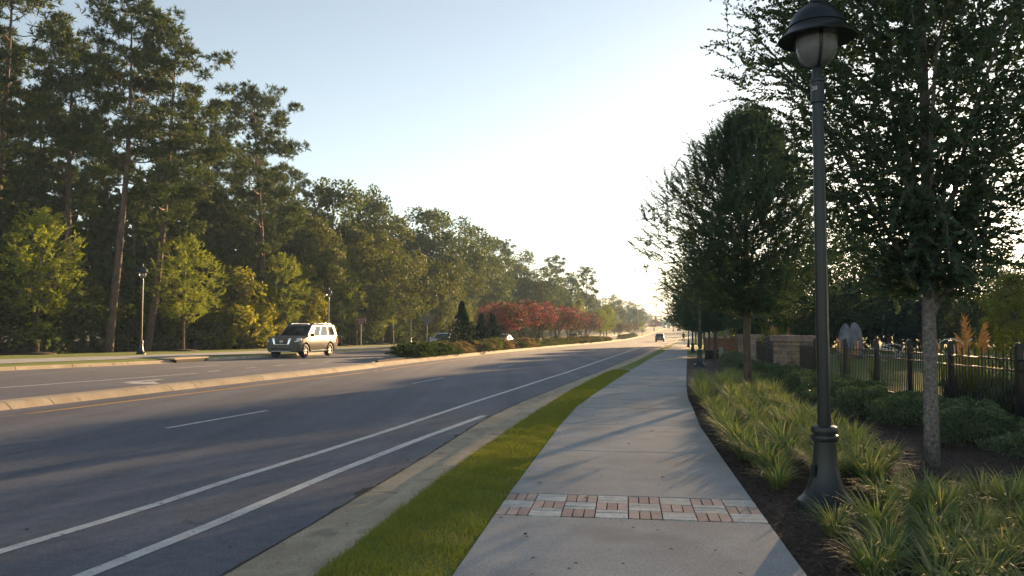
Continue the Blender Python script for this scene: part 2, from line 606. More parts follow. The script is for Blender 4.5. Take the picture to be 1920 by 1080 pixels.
def kerb_piece(parent, name, f0, f1, y0, y1, prof, mat, gap=.016, sub=2, flip=1):
    """length of kerb between two edge lines; prof: (fraction across, height)"""
    ys = np.linspace(y0 + gap, y1 - gap, sub + 1)
    vs = []
    for y in ys:
        a, b = float(f0(y)), float(f1(y))
        for t, h in prof:
            x = a + (b - a) * t
            vs.append((x, y, zgf(b, y) + h))
    n = len(prof)
    fs = []
    for s in range(sub):
        for q in range(n - 1):
            f = (s * n + q, s * n + q + 1, (s + 1) * n + q + 1, (s + 1) * n + q)
            fs.append(f if flip > 0 else f[::-1])
    fs.append(tuple(range(n)) if flip < 0 else tuple(range(n - 1, -1, -1)))
    e = tuple(sub * n + q for q in range(n))
    fs.append(e if flip > 0 else e[::-1])
    mb = MB().add(vs, fs)
    return mb.build(name, mat, parent, True, angle=50)


kerb_near = tag(empty('kerb', (0, 0, 0)), kind='structure')
js = [-6, -1.9, 3.4, 8.5, 13.85, 18.9, 24.0, 29.1, 34, 39, 44.2, 49.5, 55, 61, 68, 76, 85, 95, 106]
for a, b in zip(js[:-1], js[1:]):
    kerb_piece(kerb_near, 'kerb_segment', X_gut, X_kb, a, b, KPROF, M['kerb'], sub=4)
kerb_piece(kerb_near, 'kerb_segment', X_gut, X_kb, 106, 600, KPROF, M['kerb'], sub=30)

# concrete island between the carriageways, then the kerb of the planted median
IPROF = [(0, -.30), (0, -.125), (.06, -.10), (.20, .015), (.30, .035), (.72, .035), (.84, .01), (1, -.12), (1, -.30)]
isl = tag(empty('median_island', (0, 0, 0)), kind='structure')
js = [-4, -.5, 2.6, 5.8, 8.9, 12.0, 14.6, 16.9, 18.0, 21.9, 22.9, 26.2, 31.3, 36.0]
for a, b in zip(js[:-1], js[1:]):
    kerb_piece(isl, 'kerb_segment', off(X_isn, -.82), X_isn, a, b, IPROF, M['kerb'], gap=.014, sub=2)
MEDW = line([(.82, 36), (1.6, 42), (2.4, 48), (2.9, 56), (3.0, 70)], 0, 0)
X_medf = lambda y: X_isn(y) - MEDW(y)
MK = [(0, -.30), (0, .015), (.08, .035), (.42, .035), (.55, .01), (.66, -.10), (1.0, -.122), (1.0, -.3)]
MKF = [(0, -.30), (0, -.12), (.1, .0), (.3, .035), (.9, .035), (1.0, -.05), (1, -.3)]
js = [36, 40.6, 44.6, 49.0, 54, 59.5, 66, 73, 81, 90, 100, 112, 126]
for a, b in zip(js[:-1], js[1:]):
    kerb_piece(isl, 'kerb_segment', off(X_isn, -.75), X_isn, a, b, MK, M['kerb'], sub=3)
kerb_piece(isl, 'kerb_segment', off(X_isn, -.75), X_isn, 126, 600, MK, M['kerb'], sub=28)
kerb_piece(isl, 'kerb_segment', X_medf, off(X_medf, .2), 37.5, 600, MKF, M['kerb'], sub=40)
ribbon('median_bed', off(X_medf, .18), off(X_isn, -.73), 38, 168, .0, .0, M['mulch'], 5, .10)
ribbon('median_lawn', off(X_medf, .18), off(X_isn, -.73), 168, 600, .0, .0, M['lawn'], 5, .06)

# far kerb in lengths
kf = tag(empty('far_kerb', (0, 0, 0)), kind='structure')
FK = [(0, -.30), (0, .002), (.04, .006), (.42, .006), (.50, -.02), (.56, -.11), (1.0, -.122), (1, -.30)]
js = [4, 10, 16, 22, 25.5, 28.7, 31.0, 33.6, 36.0, 39.3, 43.5, 48, 53, 59, 66, 74, 84, 96]
for a, b in zip(js[:-1], js[1:]):
    kerb_piece(kf, 'kerb_segment', off(X_fk, -.35), X_fk, a, b, FK, M['kerb'], sub=2)
kerb_piece(kf, 'kerb_segment', off(X_fk, -.35), X_fk, 96, 560, FK, M['kerb'], sub=24)
ribbon('far_verge', X_for, off(X_fk, -.33), 2, 560, .0, -.004, M['lawn'], 6)
ribbon('far_path', X_swb, X_swa, 2, 560, .014, .014, M['concrete'], 2)
ribbon('woodland_floor', lambda y: X_for(y) - 330 + 0 * y, off(X_for, .05), -40, 700, -.02, -.03, M['litter'], 12)

# near lawn strip, in two lengths with a paved crossing between them
ribbon('lawn_strip', off(X_kb, -.004), off(X_swl, .0), -6, 30.4, -.004, -.03, M['soil'], 6, .03)
ribbon('lawn_strip', off(X_kb, -.004), off(X_swl, .0), 31.6, 560, -.004, -.03, M['lawn'], 4, .03)
ribbon('paved_crossing', off(X_kb, -.004), off(X_swl, .0), 30.4, 31.6, -.002, -.002, M['concrete'], 3)

# planting bed and park ground
FX = line(FENCE + [(9.25, 26), (9.6, 29), (10.5, 33), (12.0, 39), (13.0, 44), (17.6, 60), (26, 100)], .1, .23)
ribbon('planting_bed', off(X_swr, -.005), off(FX, .6), -6, 47, -.045, -.0, M['mulch'], 14, .0)
ribbon('park_lawn', off(FX, .55), lambda y: FX(y) + 330 + 0 * y, -6, 700, .0, .0, M['lawn'], 24)
ribbon('far_bed', off(X_swr, -.005), off(FX, .6), 47, 640, -.03, -.0, M['lawn'], 6)


# ------------------------------------------------------------------ sidewalk: slabs and brick bands
walk = tag(empty('sidewalk', (0, 0, 0)), kind='structure')


def cross_section(y):
    """left and right edge points of the walk on a square-cut joint whose left end is at y"""
    xl = float(X_swl(y))
    s = float(X_swl(y + .5) - X_swl(y - .5))
    yr = y - s * 2.3 / (1 + s * s) * 1.0
    return Vector((xl, y, zgf(xl, y))), Vector((float(X_swr(yr)), yr, zgf(float(X_swr(yr)), yr)))


def slab(y0, y1, gap=.017, name='slab', mat='concrete'):
    l0, r0 = cross_section(y0 + gap)
    l1, r1 = cross_section(y1 - gap)
    dz = Vector((0, 0, -.12))
    j = Vector((0, 0, random.uniform(-.003, .003)))
    MB().hexa([l0 + dz, r0 + dz, r1 + dz, l1 + dz, l0 + j, r0 + j, r1 + j, l1 + j]).build(name, M[mat], walk, bevel=.008)


BANDS = [(6.98, 7.86), (25.9, 26.8), (41.6, 42.5), (58.6, 59.5), (75, 76), (92, 93)]
edges = []
y = -4.6
stops = [-4.6, -1.8, 1.1, 4.0, 'b0', 10.62, 13.5, 16.3, 19.2, 22.4, 'b1', 29.8, 33.0, 36.0, 38.9, 'b2', 45.5, 48.6, 51.8, 55.2, 'b3', 63, 67, 71, 'b4', 80, 84, 88, 'b5']
prev = None
for s in stops:
    if isinstance(s, str):
        b = BANDS[int(s[1])]
        slab(prev, b[0])
        prev = b[1]
    else:
        if prev is not None:
            slab(prev, s)
        prev = s
ys = ysteps(93.2, 600)
ribbon('walk_strip', X_swl, X_swr, 93.0, 600, .0, .0, M['concrete'], 2, parent=walk)
ribbon('joint_bed', off(X_swl, .01), off(X_swr, -.01), -4, 93, -.035, -.035, M['seal'], 2, parent=walk)

brick_meshes = {}


def band_cells(b):
    l0, r0 = cross_section(b[0])
    l1, r1 = cross_section(b[1])
    NC = 8

    def pt(u, v):
        return (l0 * (1 - u) + r0 * u) * (1 - v) + (l1 * (1 - u) + r1 * u) * v
    for c in range(NC):
        for r in range(3):
            for q in range(3):
                if (c + r) % 2 == 0:        # three upright pink bricks
                    u0, u1, v0, v1, m = (c + q / 3) / NC, (c + (q + 1) / 3) / NC, r / 3, (r + 1) / 3, 0
                else:                       # three pale ones lying across
                    u0, u1, v0, v1, m = c / NC, (c + 1) / NC, (r + q / 3) / 3, (r + (q + 1) / 3) / 3, 1
                yield pt, u0, u1, v0, v1, m


def brick_geom(mb, pt, u0, u1, v0, v1, g=.0055, mi=0, j=0.0):
    gu, gv = g / 2.35, g / .9
    p = [pt(u0 + gu, v0 + gv), pt(u1 - gu, v0 + gv), pt(u1 - gu, v1 - gv), pt(u0 + gu, v1 - gv)]
    mb.hexa([q + Vector((0, 0, -.06)) for q in p] + [q + Vector((0, 0, j)) for q in p], mi)


for bi, b in enumerate(BANDS):
    if bi == 0:
        for pt, u0, u1, v0, v1, m in band_cells(b):
            mb = MB()
            brick_geom(mb, pt, u0, u1, v0, v1, j=random.uniform(-.004, .003))
            mb.build('brick', M['brick_g' if m else 'brick'], walk)
    else:
        mb = MB()
        for pt, u0, u1, v0, v1, m in band_cells(b):
            brick_geom(mb, pt, u0, u1, v0, v1, mi=m, j=random.uniform(-.003, .003))
        tag(mb.build('brick_band', [M['brick'], M['brick_g']], walk), kind='stuff')


# ------------------------------------------------------------------ painted markings
def stripe(name, f, y0, y1, w, mat, lift=.004, nx=2, lead=None):
    return ribbon(name, off(f, -w / 2), off(f, w / 2), y0, y1, -.13 + lift, -.13 + lift, M[mat], nx)


stripe('edge_line', X_white, -12, 560, .13, 'paint')
stripe('gore_line', X_gore, -8, 15.9, .14, 'paint')
stripe('yellow_line', X_yellow, -12, 520, .13, 'paint_y')
X_dash = line([(-6.04, 13.9), (-5.23, 16.73), (-3.2, 24.8), (-2.45, 27.7), (-0.69, 36.2), (0.05, 39.2), (1.95, 48), (2.6, 51), (4.55, 60), (5.2, 63), (7.2, 72), (7.9, 75), (14.0, 102), (26, 157), (47, 250)], .28, .235)
for y0 in [-10, 1.9, 13.9, 25.0, 36.4, 48, 60, 72, 84, 96, 108, 120, 132, 156, 180]:
    stripe('lane_dash', X_dash, y0, y0 + 2.95, .11, 'paint')
# left carriageway: turn-lane line, dotted continuation, lane dashes, turn arrow
X_turn = line([(-14.02, 21.72), (-11.49, 28.95)], .36, .3)
stripe('turn_lane_line', X_turn, 4, 28.95, .12, 'paint')
X_dots = line([(-11.5, 29.99), (-11.1, 32.8), (-10.58, 35.15), (-10.1, 37.9), (-9.5, 40.7), (-8.6, 45)], .3, .22)
for y0 in [30.0, 32.9, 35.2, 37.7, 40.3, 43, 46]:
    stripe('dotted_dash', X_dots, y0, y0 + .9, .12, 'paint')
X_l2 = line([(-13.45, 32.07), (-12.91, 35.18), (-11.2, 43), (-7.2, 62), (-4.6, 74)], .3, .22)
for y0 in [8, 20, 32.0, 44.2, 56, 68, 80]:
    stripe('lane_dash', X_l2, y0, y0 + 3.0, .11, 'paint')
# left-turn arrow, laid in the turn lane for traffic coming towards the camera
arrow = [(-.10, 1.25), (-.10, -.05), (.35, -.05), (.35, -.38), (1.05, .12), (.35, .62), (.35, .27), (.12, .27), (.12, 1.25)]
AC, ad = Vector((-11.75, 24.6)), .34
c_, s_ = math.cos(-ad), math.sin(-ad)
vs = []
for ax, ay in arrow:
    ax, ay = ax * 1.15, ay * 1.15 - .3
    X, Y = AC.x + ax * c_ - ay * s_, AC.y + ax * s_ + ay * c_
    vs.append((X, Y, zgf(X, Y) - .126))
o = MB().add(vs, [(0, 1, 2, 7, 8), (2, 3, 4, 5, 6, 7)][:0] + [tuple(range(len(vs)))]).build('turn_arrow', M['paint'])
tag(o, kind='structure')

# storm drain inlets in the far kerb
def drain(y0, y1, label):
    d = empty('storm_drain', (float(X_fk(y0)), y0, zgf(X_fk(y0), y0)))
    tag(d, label, 'drain')
    p = [(float(X_fk(y)) + e, y) for y, e in ((y0, -.75), (y0, .06), (y1, .06), (y1, -.75))]
    o = d.location
    mb = MB()
    zz = [zgf(x, y) for x, y in p]
    mb.hexa([(x - o.x, y - o.y, z + .012 - o.z) for (x, y), z in zip(p, zz)] + [(x - o.x, y - o.y, z + .075 - o.z) for (x, y), z in zip(p, zz)])
    mb.build('cover_slab', M['kerb'], d, bevel=.012)
    mb = MB()
    q = [(float(X_fk(y)) + e, y) for y, e in ((y0 + .15, .005), (y0 + .15, .05), (y1 - .15, .05), (y1 - .15, .005))]
    mb.hexa([(x - o.x, y - o.y, zgf(x, y) - .12 - o.z) for x, y in q] + [(x - o.x, y - o.y, zgf(x, y) + .010 - o.z) for x, y in q])
    mb.build('opening', M['seal'], d)


drain(36.1, 39.0, 'long concrete storm drain inlet in the far kerb near the lamp post')
drain(64.8, 67.5, 'small grey storm drain inlet in the far kerb beyond the big car')

# ragged dark seam where the asphalt meets the gutter
ys_ = np.arange(1.0, 60, .07)
g_ = np.random.default_rng(6)
wl = .012 + .05 * np.abs(np.convolve(g_.normal(0, 1, len(ys_)), np.ones(4) / 4, 'same')) ** 1.5
xa, xb = X_gut(ys_) - wl, X_gut(ys_) + .012
V = np.stack([np.stack([xa, ys_, zg(xa, ys_) - .1262], -1), np.stack([xb, ys_, zg(xb, ys_) - .121], -1)], 1).reshape(-1, 3)
k = np.arange(len(ys_) - 1) * 2
tag(obj('asphalt_seam', np_faces('asphalt_seam', V, np.stack([k, k + 1, k + 3, k + 2], -1), M['seal'])), kind='structure')

# the open paving joint and a few cracks on the near carriageway
def crack(f, y0, y1, amp, w, seed):
    g = np.random.default_rng(seed)
    ys_ = np.arange(y0, y1, .12)
    wob = np.cumsum(g.normal(0, amp, len(ys_)))
    wob -= np.linspace(0, wob[-1], len(ys_))
    x = f(ys_) + wob
    ww = w * (.3 + g.random(len(ys_))) * (g.random(len(ys_)) > .12)
    V = np.stack([np.stack([x - ww, ys_, zg(x, ys_) - .1275], -1), np.stack([x + ww, ys_, zg(x, ys_) - .1275], -1)], 1).reshape(-1, 3)
    k = np.arange(len(ys_) - 1) * 2
    tag(obj('asphalt_crack', np_faces('asphalt_crack', V, np.stack([k, k + 1, k + 3, k + 2], -1), M['seal'])), kind='structure')


crack(off(X_dash, -.12), 6.5, 13.8, .006, .008, 1)
crack(off(X_dash, -.14), 17.2, 33, .006, .008, 2)
crack(lambda y: X_dash(y) + 1.35, 8, 13.5, .012, .006, 3)
crack(lambda y: X_yellow(y) - .33, 9, 60, .004, .012, 4)

# ------------------------------------------------------------------ vegetation generators
def unit(v):
    return v / np.maximum(np.linalg.norm(v, axis=-1, keepdims=True), 1e-9)


def leaf_quads(P, A, N, length, width, rng):
    """diamond leaves: base P, axis A, blade normal N"""
    n = len(P)
    S = unit(np.cross(A, N))
    L = (length * rng.uniform(.55, 1.4, n))[:, None]
    W = (width * rng.uniform(.75, 1.25, n))[:, None]
    fold = unit(N) * (L * .12)
    v0 = P
    v1 = P + A * L * .48 + S * W * .5 + fold
    v2 = P + A * L - fold * .6
    v3 = P + A * L * .48 - S * W * .5 + fold
    return np.stack([v0, v1, v2, v3], 1)


def lobes(rng, k=4, amp=.22):
    fr = rng.integers(2, 7, k)
    ph = rng.uniform(0, 6.28, k)
    am = rng.uniform(.4, 1, k) * amp
    zf = rng.uniform(-4, 4, k)

    def f(th, t):
        r = np.ones_like(th)
        for a, b, c, d in zip(fr, ph, am, zf):
            r = r + c * np.sin(a * th + b + d * t * 3)
        return r
    return f


def limb_paths(rng, h0, H, prof, R_, n, lobe, wob=.12):
    """main limbs from the trunk head up into the crown"""
    out = []
    for q in range(n):
        th = 2 * math.pi * (q + rng.uniform(-.3, .3)) / n
        t1 = rng.uniform(.35, .9)
        r1 = float(R_ * prof(t1) * lobe(np.array([th]), np.array([t1]))[0]) * .86
        z1 = h0 + (H - h0) * t1
        pts = []
        for s in np.linspace(0, 1, 6):
            r = r1 * s ** .85
            z = h0 * (.9 + .1 * rng.random()) * (1 - s) + z1 * s + math.sin(s * math.pi) * .06 * (H - h0)
            a = th + wob * math.sin(s * 4 + q)
            pts.append((r * math.cos(a), r * math.sin(a), z))
        out.append(pts)
    return out


def twig_crown(seed, H, h0, R_, prof, ntw, nleaf, tl, ll, lw, up=.7, droop=.15, shell=.5, amp=.2, stems=True, stray=0.0, clumps=0):
    """crown of leafy shoots; returns leaf quads, stem tris"""
    rng = np.random.default_rng(seed)
    lobe = lobes(rng, 4, amp)
    t = rng.beta(1.25, 1.25, ntw)
    th = rng.uniform(0, 2 * np.pi, ntw)
    rr = shell + (1 - shell) * rng.random(ntw) ** .6
    inner = rng.random(ntw) < .25
    rr = np.where(inner, rng.uniform(.1, .7, ntw), rr)
    rad = R_ * prof(t) * lobe(th, t) * rr
    P0 = np.stack([rad * np.cos(th), rad * np.sin(th), h0 + (H - h0) * t], -1)
    if clumps:
        cidx = rng.choice(ntw, clumps, replace=False)
        C = P0[cidx]
        near = np.argmin(((P0[:, None, :] - C[None]) ** 2).sum(-1), 1)
        P0 = P0 + (C[near] - P0) * rng.uniform(.2, .65, ntw)[:, None]
    out = np.stack([np.cos(th), np.sin(th), np.zeros(ntw)], -1)
    D = unit(out * (1 - up * t[:, None] * .6) + np.array([0, 0, 1]) * (up * (.25 + t))[:, None] + rng.normal(0, .38, (ntw, 3)))
    L = tl * rng.uniform(.55, 1.3, ntw)
    if stray:
        s = (rng.random(ntw) < stray) & (rr > .8)
        L = np.where(s, L * rng.uniform(1.5, 2.3, ntw), L)
        D = np.where(s[:, None], unit(D + np.array([0, 0, .5])), D)
    P0 = P0 - D * (L * .45)[:, None]
    s = (np.arange(nleaf) + .5) / nleaf
    s = s[None, :] * np.ones((ntw, 1))
    curl = np.array([0, 0, -droop])
    Q = P0[:, None, :] + D[:, None, :] * (L[:, None] * s)[..., None] + curl * (L[:, None] * s ** 2)[..., None]
    T = unit(D[:, None, :] + curl * 2 * s[..., None])
    side = unit(np.cross(T, np.array([0.05, 0.03, 1.0])))
    sg = np.where(np.arange(nleaf) % 2 == 0, 1.0, -1.0)[None, :, None]
    A = unit(T * .75 + side * sg * .8 + rng.normal(0, .28, Q.shape))
    N = unit(np.cross(A, side * sg) * sg + np.array([0, 0, .4]) + rng.normal(0, .35, Q.shape))
    taper = (1 - .45 * s).reshape(-1)
    V = leaf_quads(Q.reshape(-1, 3), A.reshape(-1, 3), N.reshape(-1, 3), ll * taper, lw * taper, rng)
    ST = None
    if stems:
        w = .006
        e = P0 + D * L[:, None] + curl * L[:, None]
        m = P0 + D * (L * .5)[:, None] + curl * (L * .25)[:, None]
        sd = unit(np.cross(D, np.array([.1, .2, 1]))) * w
        ST = np.concatenate([np.stack([P0 - sd, P0 + sd, m + sd * .7, m - sd * .7], 1), np.stack([m - sd * .7, m + sd * .7, e + sd * .2, e - sd * .2], 1)])
    return V, ST, lobe, rng


def tree_meshes(name, seed, H, h0, R_, prof, ntw, nleaf, tl, ll, lw, leafm, barkm, r_tr, nl=7, **kw):
    V, ST, lobe, rng = twig_crown(seed, H, h0, R_, prof, ntw, nleaf, tl, ll, lw, **kw)
    if ST is not None:
        A = np.concatenate([V, ST])
        idx = np.concatenate([np.zeros(len(V)), np.ones(len(ST))])
        crown = np_mesh(name + '_crown', A, 4, [M[leafm], M[barkm]], idx)
    else:
        crown = np_mesh(name + '_crown', V, 4, M[leafm])
    mb = MB()
    wob = rng.uniform(-.06, .06, (8, 2))
    zs = np.linspace(-.25, h0 + (H - h0) * .72, 9)
    pts = [(0, 0, -.25)] + [(wob[i - 1][0] * (i / 8), wob[i - 1][1] * (i / 8), z) for i, z in enumerate(zs) if i]
    mb.tube(pts, [r_tr * 1.3] + [r_tr * (1.08 - .98 * max(0, (z - h0 * .6)) / (H - h0 * .6)) for z in zs[1:]], 10)
    for p in limb_paths(rng, h0, H, prof, R_, nl, lobe):
        mb.tube(p, [r_tr * .40 * (1 - .88 * s) + .004 for s in np.linspace(0, 1, len(p))], 6)
        for _ in range(3):
            s = rng.integers(1, 5)
            b = np.array(p[s])
            d = unit(np.array([b[0], b[1], .6 * np.linalg.norm(b[:2]) + .4]) + rng.normal(0, .5, 3))
            ln = R_ * rng.uniform(.3, .55)
            mb.tube([tuple(b), tuple(b + d * ln * .5 + np.array([0, 0, .04])), tuple(b + d * ln)], [r_tr * .24 * (1 - s * .12), r_tr * .15 * (1 - s * .12), .004], 5)
    trunk = mb.mesh(name + '_trunk', M[barkm], True)
    return trunk, crown


def place_tree(name, label, cat, meshes, x, y, sc=1.0, rz=0.0, group=None, tilt=(0, 0), zoff=0.0, crown_name='crown', leaf=None):
    r = empty(name, (x, y, zgf(x, y) + zoff), rz, sc)
    r.rotation_euler = (tilt[0], tilt[1], rz)
    tag(r, label, cat, group)
    obj('trunk', meshes[0], r)
    c = obj(crown_name, meshes[1], r)
    if leaf:
        c.material_slots[0].link = 'OBJECT'
        c.material_slots[0].material = M[leaf]
    for i, extra in enumerate(meshes[2:]):
        obj('blossom', extra, r)
    return r


def clump_crown(seed, H, h0, R_, prof, nclump, nleaf, cr, ll, lw, amp=.25, flat=.75):
    """crown of rounded leaf masses with gaps between"""
    rng = np.random.default_rng(seed)
    lobe = lobes(rng, 4, amp)
    t = rng.beta(1.15, 1.15, nclump)
    th = rng.uniform(0, 2 * np.pi, nclump)
    rr = np.where(rng.random(nclump) < .22, rng.uniform(.1, .6, nclump), rng.uniform(.72, 1.0, nclump))
    rad = R_ * prof(t) * lobe(th, t) * rr
    C = np.stack([rad * np.cos(th), rad * np.sin(th), h0 + (H - h0) * t], -1)
    crr = cr * rng.uniform(.6, 1.35, nclump)
    per = np.maximum(8, (nleaf * crr ** 2 / (crr ** 2).sum()).astype(int))
    ci = np.repeat(np.arange(nclump), per)
    n = len(ci)
    d = unit(rng.normal(0, 1, (n, 3)) + np.array([0, 0, .25]))
    ra = crr[ci] * (.55 + .5 * rng.random(n) ** .7)
    P = C[ci] + d * ra[:, None] * np.array([1, 1, flat])
    A = unit(d * .5 + rng.normal(0, .7, (n, 3)))
    N = unit(d + rng.normal(0, .5, (n, 3)))
    return leaf_quads(P, A, N, ll, lw, rng), C, rng


def clump_tree(name, seed, H, h0, R_, prof, nclump, nleaf, cr, ll, lw, leafm, barkm, r_tr, **kw):
    V, C, rng = clump_crown(seed, H, h0, R_, prof, nclump, nleaf, cr, ll, lw, **kw)
    crown = np_mesh(name + '_crown', V, 4, M[leafm])
    mb = MB()
    w = rng.uniform(-.2, .2, (7, 2))
    zs = np.linspace(-.4, H * .85, 7)
    tp = [(w[i][0] * i / 6, w[i][1] * i / 6, z) for i, z in enumerate(zs)]
    mb.tube(tp, [r_tr * (1.15 - .9 * i / 6) for i in range(7)], 8)
    for c in C[rng.choice(len(C), min(len(C), 22), replace=False)]:
        zb_ = max(h0 * .7, c[2] * rng.uniform(.45, .75))
        b = np.array([0, 0, zb_])
        m = (b + c) / 2 + np.array([0, 0, -.05 * np.linalg.norm(c[:2])])
        mb.tube([tuple(b), tuple(m), tuple(c)], [r_tr * .4, r_tr * .22, r_tr * .06], 5)
    return mb.mesh(name + '_trunk', M[barkm], True), crown


def needle_tufts(C, D, rng, nn=15, ln=.24, w=.02):
    n = len(C)
    d = unit(D[:, None, :] * .9 + rng.normal(0, .75, (n, nn, 3)))
    L = ln * rng.uniform(.7, 1.25, (n, nn))
    sd = unit(np.cross(d, rng.normal(0, 1, (n, nn, 3)))) * w
    b = C[:, None, :] + 0 * d
    V = np.stack([b - sd * .6, b + sd * .6, b + d * L[..., None] * .6 + sd, b + d * L[..., None], b + d * L[..., None] * .6 - sd], 2)
    V = V[:, :, [0, 1, 2, 3], :]
    return V.reshape(-1, 4, 3)


def pine_tree(name, seed, H, h0, R_, nb, tufts, r_tr, nn=13, ln=.34, w=.035, prof=None, bend=.5):
    rng = np.random.default_rng(seed)
    mb = MB()
    zs = np.linspace(-.5, H * .985, 12)
    ph = rng.uniform(0, 6.28)
    ax = lambda z: np.array([bend * math.sin(z / H * 2.6 + ph) - bend * math.sin(ph), bend * .7 * math.cos(z / H * 2.2 + ph) - bend * .7 * math.cos(ph), z])
    mb.tube([tuple(ax(z)) for z in zs], [r_tr * 1.25 if i == 0 else r_tr * (1.05 - .93 * (max(z, 0) / H) ** 1.15) for i, z in enumerate(zs)], 10)
    prof = prof or (lambda t: np.interp(t, [0, .12, .35, .6, .8, .93, 1], [.55, .85, 1, .9, .72, .5, .2]))
    C, D = [], []
    th = rng.uniform(0, 6.28)
    for q in range(nb):
        t = ((q + rng.uniform(0, .9)) / nb)
        z = h0 + (H - h0) * t ** .92
        th += 2.4 + rng.normal(0, .35)
        L = R_ * float(prof(t)) * rng.uniform(.55, 1.12)
        b = ax(z)
        o = np.array([math.cos(th), math.sin(th), 0])
        rise = rng.uniform(-.1, .22) + .55 * t
        pts = []
        for s in np.linspace(0, 1, 5):
            pts.append(b + o * L * s + np.array([0, 0, L * (rise * s + .22 * s * s - .10 * math.sin(s * 3.1))]))
        mb.tube([tuple(p) for p in pts], [max(.012, r_tr * .24 * (1 - .55 * t)) * (1 - .8 * s) for s in np.linspace(0, 1, 5)], 5)
        ncl = max(2, int(round(L / R_ * rng.uniform(3.6, 6))))
        for c in range(ncl):
            s = 1.0 if c == 0 else rng.uniform(.4, 1.0)
            k = s * 4
            i = min(3, int(k))
            cc = pts[i] + (pts[i + 1] - pts[i]) * (k - i)
            if c:
                sd = np.array([-o[1], o[0], 0]) * rng.uniform(-1, 1) * L * .38 * (1.15 - s * .4)
                e = cc + sd + np.array([0, 0, rng.uniform(0, .3)])
                mb.tube([tuple(cc), tuple(e)], [.022, .008], 3, cap=False)
                cc = e
            n = int(tufts * rng.uniform(.6, 1.4))
            dd = unit(rng.normal(0, 1, (n, 3)) + np.array([0, 0, .35]))
            rad = rng.uniform(.42, .8)
            C.append(cc + dd * rad * rng.uniform(.3, 1, (n, 1)) * np.array([1.25, 1.25, .7]))
            D.append(unit(dd + np.array([0, 0, .5])))
    # dead stubs on the bare stem
    for _ in range(6):
        z = rng.uniform(h0 * .35, h0)
        a = rng.uniform(0, 6.28)
        p = ax(z)
        l = rng.uniform(.3, 1.1)
        mb.tube([tuple(p), tuple(p + np.array([math.cos(a) * l, math.sin(a) * l, l * .3]))], [.03, .008], 4)
    V = needle_tufts(np.concatenate(C), np.concatenate(D), rng, nn, ln, w)
    crown = np_mesh(name + '_crown', V, 4, M['needle'])
    return mb.mesh(name + '_trunk', M['bark_pine'], True), crown


def dome_shrub(name, seed, R_, H, n, ll, lw, mat, amp=.18, rough=.25, spike=0.0):
    rng = np.random.default_rng(seed)
    lobe = lobes(rng, 5, amp)
    u = rng.random(n)
    th = rng.uniform(0, 6.28, n)
    z = u ** .8
    r = np.sqrt(np.maximum(0, 1 - (z * .96) ** 2.2))
    base = np.clip(z / .18, .72, 1)
    k = lobe(th, z) * (1 - rough * rng.random(n) ** 2)
    P = np.stack([R_ * r * base * k * np.cos(th), R_ * r * base * k * np.sin(th), H * z * (.85 + .15 * k) + .02], -1)
    d = unit(np.stack([np.cos(th) * r, np.sin(th) * r, z * .9 + .25], -1))
    A = unit(d * (.6 + spike) + np.array([0, 0, .35]) + rng.normal(0, .5, (n, 3)))
    N = unit(d * .6 + rng.normal(0, .7, (n, 3)))
    return np_mesh(name, leaf_quads(P, A, N, ll, lw, rng), 4, M[mat])


def shrub_stem(name, seed, R_, H, n=9):
    rng = np.random.default_rng(seed)
    mb = MB()
    for q in range(n):
        a = rng.uniform(0, 6.28)
        rr = R_ * rng.uniform(.2, .75)
        mb.tube([(0.04 * math.cos(a), .04 * math.sin(a), -.08), (rr * .5 * math.cos(a), rr * .5 * math.sin(a), H * .45), (rr * math.cos(a), rr * math.sin(a), H * rng.uniform(.65, .88))], [.014, .01, .004], 4)
    return mb.mesh(name, M['bark_brown'], True)


def place_shrub(name, label, x, y, leaf_me, stem_me, sc=1.0, rz=0.0, group=None, cat='shrub', zoff=-.02):
    r = empty(name, (x, y, zgf(x, y) + zoff), rz, sc)
    tag(r, label, cat, group)
    obj('foliage', leaf_me, r)
    obj('stem', stem_me, r)
    return r


